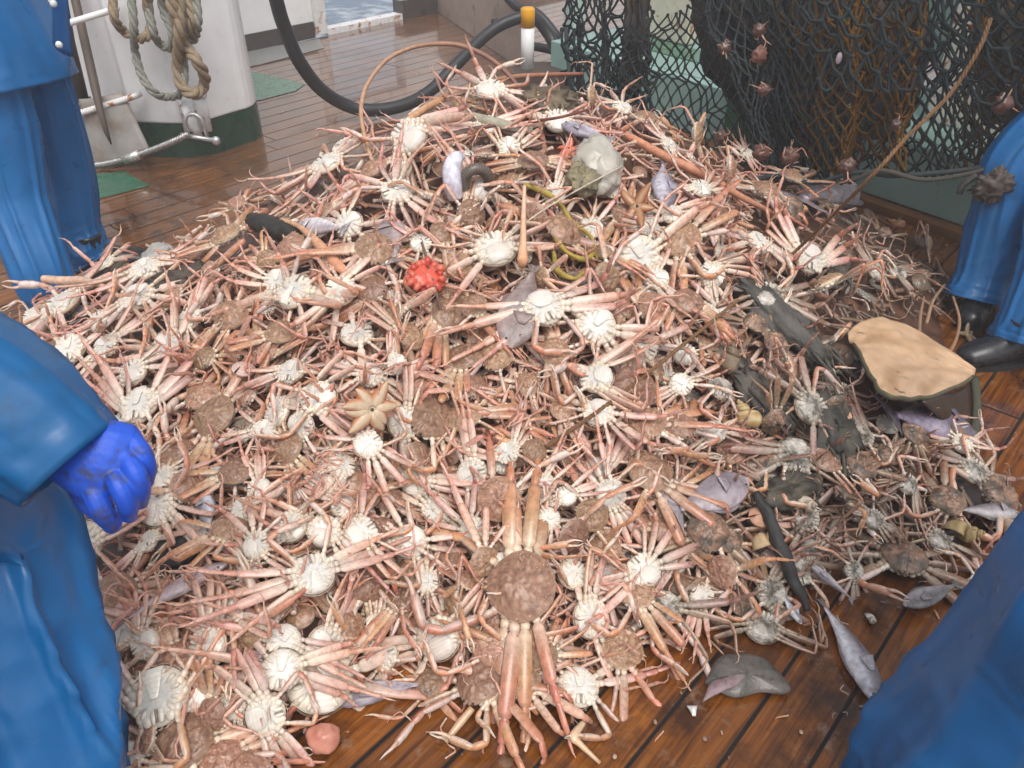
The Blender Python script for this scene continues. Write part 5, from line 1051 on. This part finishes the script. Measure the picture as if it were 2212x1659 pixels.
# 4: near right
P4 = thing('person', 'crewman at the near right edge, only a bunched blue trouser leg showing', 'person', (0, 0, 0), None, 'near blue trouser leg', (2050, 1480))
trousers(P4, [[(V((1.02, .80, .98)), .15), (at_d(2470, 1270, 1.10), .145), (at_d(2320, 1450, 1.25), .165), (at_d(2160, 1630, 1.42), .185), (at_d(2080, 1730, 1.52), .20), (at_d(2055, 1840, 1.60), .19)],
              [(V((1.2, .62, .98)), .14), (V((1.18, .5, .7)), .13), (V((1.1, .42, .4)), .12), (V((1.08, .38, .08)), .13)]], (V((1.14, .7, .98)), .18, .2), 14, .017)
boot('boot', P4, V((.98, .66, 0)), (-.3, .7, 0)); boot('boot', P4, V((1.08, .38, 0)), (-.5, .7, 0))
mb = MB(); tube(mb, [V((1.14, .68, .9)), V((1.16, .68, 1.1)), V((1.22, .66, 1.35)), V((1.22, .66, 1.48)), V((1.22, .66, 1.54))], [(.2, .25), (.19, .24), (.19, .25), (.12, .18), (.06, .08)], 8, 40, BLUE, wrinkle(.01, 5, 31)); obj('jacket', mb, m_oil, P4)
sleeve(P4, [V((1.3, .46, 1.42)), V((1.36, .4, 1.2)), V((1.34, .42, 1.0))], [.1, .09, .08], 8); sleeve(P4, [V((1.3, .86, 1.42)), V((1.4, .92, 1.2)), V((1.4, .95, 1.0))], [.1, .09, .08], 8)
hand_rest(P4, V((1.34, .42, .98)), (0, 0, -1), (-1, 0, 0)); hand_rest(P4, V((1.4, .95, .98)), (0, 0, -1), (-1, 0, 0)); head(P4, V((1.2, .68, 1.68)), (-1, .4, -.3))

# ================================================================ THE NET
m_net = M('black_net_twine', rough=.9, spec=.2, nscale=60, namt=.3, bump=.4, bscale=150)
m_netb = M('brown_net_twine', rough=.9, spec=.2, nscale=60, namt=.3, bump=.4, bscale=150)
def net_panel(P, nu, nv, r, col, sag=.0, n=4, sd=0, skip=0.0, jit=.10):
    mb = MB(); rg = random.Random(sd); node = {}
    for j in range(nv+1):
        for i in range(nu+1):
            u = (i+(.5 if j % 2 else 0))/(nu+.5); v = j/nv
            node[i, j] = P(u+rg.gauss(0, jit)/nu, v+rg.gauss(0, jit)/nv)
    for j in range(nv):
        for i in range(nu+1):
            for di in ((0, -1) if j % 2 == 0 else (0, 1)):
                k = (i+di, j+1)
                if k not in node or rg.random() < skip: continue
                a, b_ = node[i, j], node[k]; m = (a+b_)/2+V((rg.gauss(0, jit*1.5), rg.gauss(0, jit*1.5), -sag))*((a-b_).length*.25)
                mb.loft([a, m, b_], [r*1.25, r, r*1.25], n, col=col, cap=False)
            if (i, j) in node: mb.ball(node[i, j], r*2.0, col, 5, 4)
    return mb
def img_panel(c, amp=.04, f=7, sd=0):
    """c: corner (px, py, Y) for u,v = 00,10,01,11 and a mid bulge"""
    A, B_, Cc, Dd = [at_y(*q) for q in c]
    def P(u, v):
        p = (A*(1-u)+B_*u)*(1-v)+(Cc*(1-u)+Dd*u)*v
        k = amp*(math.sin(f*u+sd)+.7*noise.noise(V((u*5+sd, v*4, sd))))
        return p+V((.04*noise.noise(V((u*6, v*5, sd+3))), k, .05*noise.noise(V((u*5, v*6, sd+7)))))
    return P
net = thing('fishing_net', 'black knotted trawl net hanging heavy beside the heap', 'net', (0, 0, 0), None, 'black net', (1560, 300))
BLK, BL2, YB = (.020, .024, .025), (.035, .045, .047), rgb(92, 64, 20)
obj('mesh_panel', net_panel(img_panel([(1350, 60, 3.75), (1720, -60, 3.7), (1320, 292, 3.35), (1720, 408, 3.3)], .02, 4, 1), 17, 20, .0042, BLK, .1, sd=1, jit=.05), m_net, net)
obj('mesh_panel', net_panel(img_panel([(1215, -60, 4.3), (1400, -60, 4.2), (1225, 190, 4.1), (1400, 260, 3.6)], .05, 9, 2), 13, 18, .0055, BLK, .2, sd=2), m_net, net)
obj('mesh_panel', net_panel(img_panel([(1215, 60, 3.9), (1400, 90, 3.7), (1250, 330, 3.5), (1420, 350, 3.35)], .08, 9, 3), 7, 10, .006, BLK, .5, sd=3, skip=.1), m_net, net)
for k, (c, nu, nv, col, mt, r) in enumerate((([(1540, -100, 3.62), (1900, -100, 3.5), (1690, 330, 3.4), (1830, 385, 3.3)], 14, 18, YB, m_netb, .005), ([(1500, -90, 3.55), (1880, -90, 3.45), (1670, 370, 3.35), (1800, 380, 3.25)], 20, 22, BLK, m_net, .0052), ([(1490, -90, 3.45), (1860, -90, 3.35), (1650, 385, 3.3), (1840, 370, 3.1)], 16, 20, BL2, m_net, .0043),
    ([(1800, -100, 3.5), (2300, -100, 3.1), (1790, 385, 3.3), (2300, 345, 2.9)], 17, 20, BLK, m_net, .0043), ([(1780, -100, 3.15), (2020, -100, 3.0), (1760, 385, 3.1), (1960, 350, 3.0)], 11, 20, YB, m_netb, .0046), ([(2080, -100, 3.3), (2320, -100, 3.1), (2060, 360, 3.15), (2320, 345, 2.95)], 11, 22, YB, m_netb, .0046), ([(1780, -100, 3.3), (2300, -100, 2.95), (1800, 380, 3.2), (2300, 350, 2.85)], 15, 17, BLK, m_net, .0043))):
    obj('mesh_panel', net_panel(img_panel(c, .06, 11, k*2.1), nu, nv, r, col, .25, sd=10+k, skip=.04), mt, net)
obj('coarse_panel', net_panel(img_panel([(1720, -150, 2.9), (2320, -150, 2.5), (1760, 190, 2.85), (2320, 230, 2.45)], .05, 6, 5), 10, 9, .005, rgb(46, 55, 57), .9, sd=21), m_net, net)
# dense bundled webbing hanging in the middle
def bundle(c0, c1, r0, r1, col, sd):
    mb = MB(); p = catmull([c0, c0*.5+c1*.5+V((.02, -.03, 0)), c1], 16)
    mb.loft(p, lerp_list([(r0, r0*.4), (r0*1.05, r0*.45), (r1, r1*.4)], 16), 48, up=lambda i: V((0, 1, 0)), col=lambda f, a, i: mix(col, YB, max(0, noise.noise(V((f*14, a*6, sd))))*1.3), disp=lambda p, d, t, a: d*(.03*noise.noise(p*9+V((sd, 0, 0)))+.022*noise.noise(p*22)+.02*math.sin(a*9+t*2)))
    return mb
m_bun = M('bundled_webbing', rough=.8, nscale=55, namt=.6, bump=1.0, bscale=90)
obj('bundled_webbing', bundle(at_y(1650, -120, 3.95), at_y(1730, 320, 3.65), .34, .15, (.022, .021, .018), 1), m_bun, net)
obj('bundled_webbing', bundle(at_y(1372, -120, 3.95), at_y(1355, 250, 3.75), .04, .02, (.02, .02, .02), 2), m_bun, net)
obj('bundled_webbing', bundle(at_y(1900, -120, 3.75), at_y(1900, 300, 3.5), .16, .10, (.022, .021, .018), 4), m_bun, net)
obj('bundled_webbing', bundle(at_y(2140, -120, 3.55), at_y(2190, 260, 3.3), .12, .10, (.03, .026, .016), 6), m_bun, net)
mb = MB(); pts_ = [(1222, 60, 4.2), (1228, 140, 4.1), (1240, 200, 3.9), (1300, 300, 3.5), (1380, 345, 3.3), (1440, 350, 3.25), (1520, 362, 3.2), (1600, 390, 3.1), (1680, 380, 3.1), (1760, 395, 3.05), (1850, 372, 3.0), (1930, 380, 2.95), (2040, 372, 2.9), (2130, 362, 2.85), (2260, 345, 2.75)]
mb.loft(catmull([at_y(*q) for q in pts_], 8), [.010]*(8*14+1), 8, col=BL2)
pts_ = [(1400, 355, 3.22), (1470, 372, 3.2), (1560, 380, 3.15), (1640, 402, 3.1), (1720, 395, 3.1), (1830, 392, 3.0), (1900, 368, 2.95), (1990, 388, 2.9), (2080, 378, 2.85), (2180, 352, 2.8)]
mb.loft(catmull([at_y(*q) for q in pts_], 8), [.009]*(8*9+1), 8, col=rgb(78, 74, 66)); obj('foot_rope', mb, m_rope, net)
mb = MB(); mb.ball(at_y(2150, 400, 2.75), (.065, .03, .055), rgb(84, 74, 66), 40, 28, disp=lambda d: .5*noise.noise(d*2)+.35*noise.noise(d*6)+.3*noise.noise(d*14)); mb.loft(catmull([at_y(2110, 378, 2.8), at_y(2080, 400, 2.8), at_y(2072, 418, 2.8)], 4), [.012]*9, 8, col=(.05, .05, .045)); obj('tangled_frays', mb, m_mud, net)
# creatures stuck in the meshes
rg = random.Random(77)
for i, (x, y, Y, R_, lab) in enumerate(((1640, 66, 3.05, .035, 'small pink crab scrap caught high in the net'), (1565, 105, 3.1, .035, 'pale orange crab scrap stuck in the upper net'), (1640, 120, 3.05, .045, 'bigger pink crab scrap under the highest one in the net'), (1650, 195, 3.05, .035, 'brown pink crab scrap in the middle of the net'), (1370, 246, 3.3, .04, 'orange crab scrap on the see-through part of the net'),
        (1558, 296, 3.1, .04, 'tan orange crab scrap low over the teal wall'), (1644, 330, 3.0, .05, 'pale orange crab scrap bulging at the net edge'), (1706, 338, 3.0, .055, 'coral crab scrap hanging beside the pale one at the net edge'), (1830, 360, 2.95, .05, 'rusty crab scrap hanging by the tan cord'), (2165, 225, 2.7, .05, 'rust red crab scrap in the right part of the net'), (1935, 270, 2.85, .03, 'small coral crab scrap near the cord in the net'))):
    p = at_y(x, y, Y); root = thing('crab_scrap', lab, 'crab scrap', p, 'crab scraps caught in the net'); mb = MB(); cb = mix(rgb(128, 86, 70), rgb(88, 64, 54), rg.random())
    mb.ball((0, 0, 0), (R_*.6, R_*.4, R_*.6), cb, 20, 14, disp=lambda d: .5*noise.noise(d*2.5+V((i, 0, 0)))+.2*noise.noise(d*7)); obj('body', mb, m_flesh, root)
    for k in range(rg.choice((2, 3, 3, 4))):
        l = bpy.data.objects.new('leg', rg.choice(LEGS+CLAWS)); COL.objects.link(l); l.parent = root
        l.matrix_basis = Matrix.Rotation(rg.uniform(0, 6.28), 4, 'Y') @ Matrix.Rotation(rg.uniform(-.9, .3), 4, 'Z') @ Matrix.Rotation(rg.uniform(0, 6), 4, 'X') @ Matrix.Scale(R_*rg.uniform(.5, .85), 4)
mb = MB(); mb.ball(at_y(1812, 126, 2.85), (.010, .008, .018), (.62, .55, .60), 10, 8, disp=lambda d: .4*noise.noise(d*3)); o = obj('shell_fragment', mb, m_shell); tag(o, 'tiny lilac white shell fragment stuck in the net', 'shell chip')

# ================================================================ small scraps washed about on the deck
mb = MB(); rg = random.Random(404)
for _ in range(90):
    x, y = rg.choice(((rg.uniform(700, 1850), rg.uniform(1440, 1659)), (rg.uniform(1700, 2150), rg.uniform(1250, 1600)), (rg.uniform(250, 800), rg.uniform(150, 520)), (rg.uniform(1900, 2080), rg.uniform(500, 680))))
    p = at_z(x, y, .006); 
    if rr(p.x, p.y) < 1.0: continue
    Mx = Matrix.Translation(p) @ Matrix.Rotation(rg.uniform(0, 6.28), 4, 'Z') @ Matrix.Rotation(rg.uniform(-.2, .2), 4, 'Y') @ Matrix.Scale(rg.uniform(.008, .03), 4)
    if rg.random() < .6: mb.merge(rg.choice(LOWLEG+LOWCLAW), Mx)
    else: mb.ball(p, (rg.uniform(.002, .007), rg.uniform(.002, .007), .002), mix((.5, .35, .25), (.08, .06, .05), rg.random()), 7, 5, disp=lambda d: .4*noise.noise(d*3+p*50))
o = obj('deck_debris', mb, m_heap); o['kind'] = 'stuff'; o['label'] = 'small crab scraps and slime washed about on the wet deck'; o['category'] = 'debris'
# ================================================================ thin air volume added to suggest milky fog on the lens
mb = MB(); mb.box((0, 0, .15), (124, 124, 5.5), (.8, .8, .8)); hz = obj('haze', mb, bpy.data.materials.new('lens_veil'), None, False); hz['kind'] = 'stuff'
m = hz.data.materials[0]; m.use_nodes = True; t = m.node_tree; t.nodes.clear(); o_ = t.nodes.new('ShaderNodeOutputMaterial'); v_ = t.nodes.new('ShaderNodeVolumePrincipled')
v_.inputs['Color'].default_value = (.95, .96, .98, 1); v_.inputs['Density'].default_value = .014; v_.inputs['Anisotropy'].default_value = .2; t.links.new(v_.outputs[0], o_.inputs['Volume'])
LANDMARKS.append(('biggest brown crab', 1125, 1290))
# ================================================================ one label per crab: what it looks like and what it lies next to
ORD = ['nearest', 'second nearest', 'third nearest', 'fourth nearest', 'fifth nearest', 'sixth nearest', 'seventh nearest', 'eighth nearest', 'ninth nearest', 'tenth nearest', 'eleventh nearest', 'twelfth nearest', 'thirteenth nearest', 'fourteenth nearest', 'fifteenth nearest', 'sixteenth nearest', 'seventeenth nearest', 'eighteenth nearest', 'nineteenth nearest', 'twentieth nearest']
STATE = {'B': 'white belly-up crab', 'T': 'brown-backed crab', 'S': 'crab lying on its side'}
def sector(dx, dy):
    a = math.degrees(math.atan2(-dy, dx)) % 360
    return ['right of', 'above', 'left of', 'below'][int(((a+45) % 360)//90)]
bucket = {}
for root, st, W, (cx, cy) in CRABS:
    lm = min(LANDMARKS, key=lambda l: (l[1]-cx)**2+(l[2]-cy)**2)
    k = (st, lm[0], sector(cx-lm[1], cy-lm[2]))
    bucket.setdefault(k, []).append((math.hypot(cx-lm[1], cy-lm[2]), root, W))
for (st, lm, sec), L_ in bucket.items():
    L_.sort(key=lambda q: q[0])
    for i, (d_, root, W) in enumerate(L_):
        root['label'] = f"{ORD[min(i, 19)]} {STATE[st]} {sec} the {lm}"
        root['category'] = 'crab'; root['group'] = 'snow crabs in the catch heap'
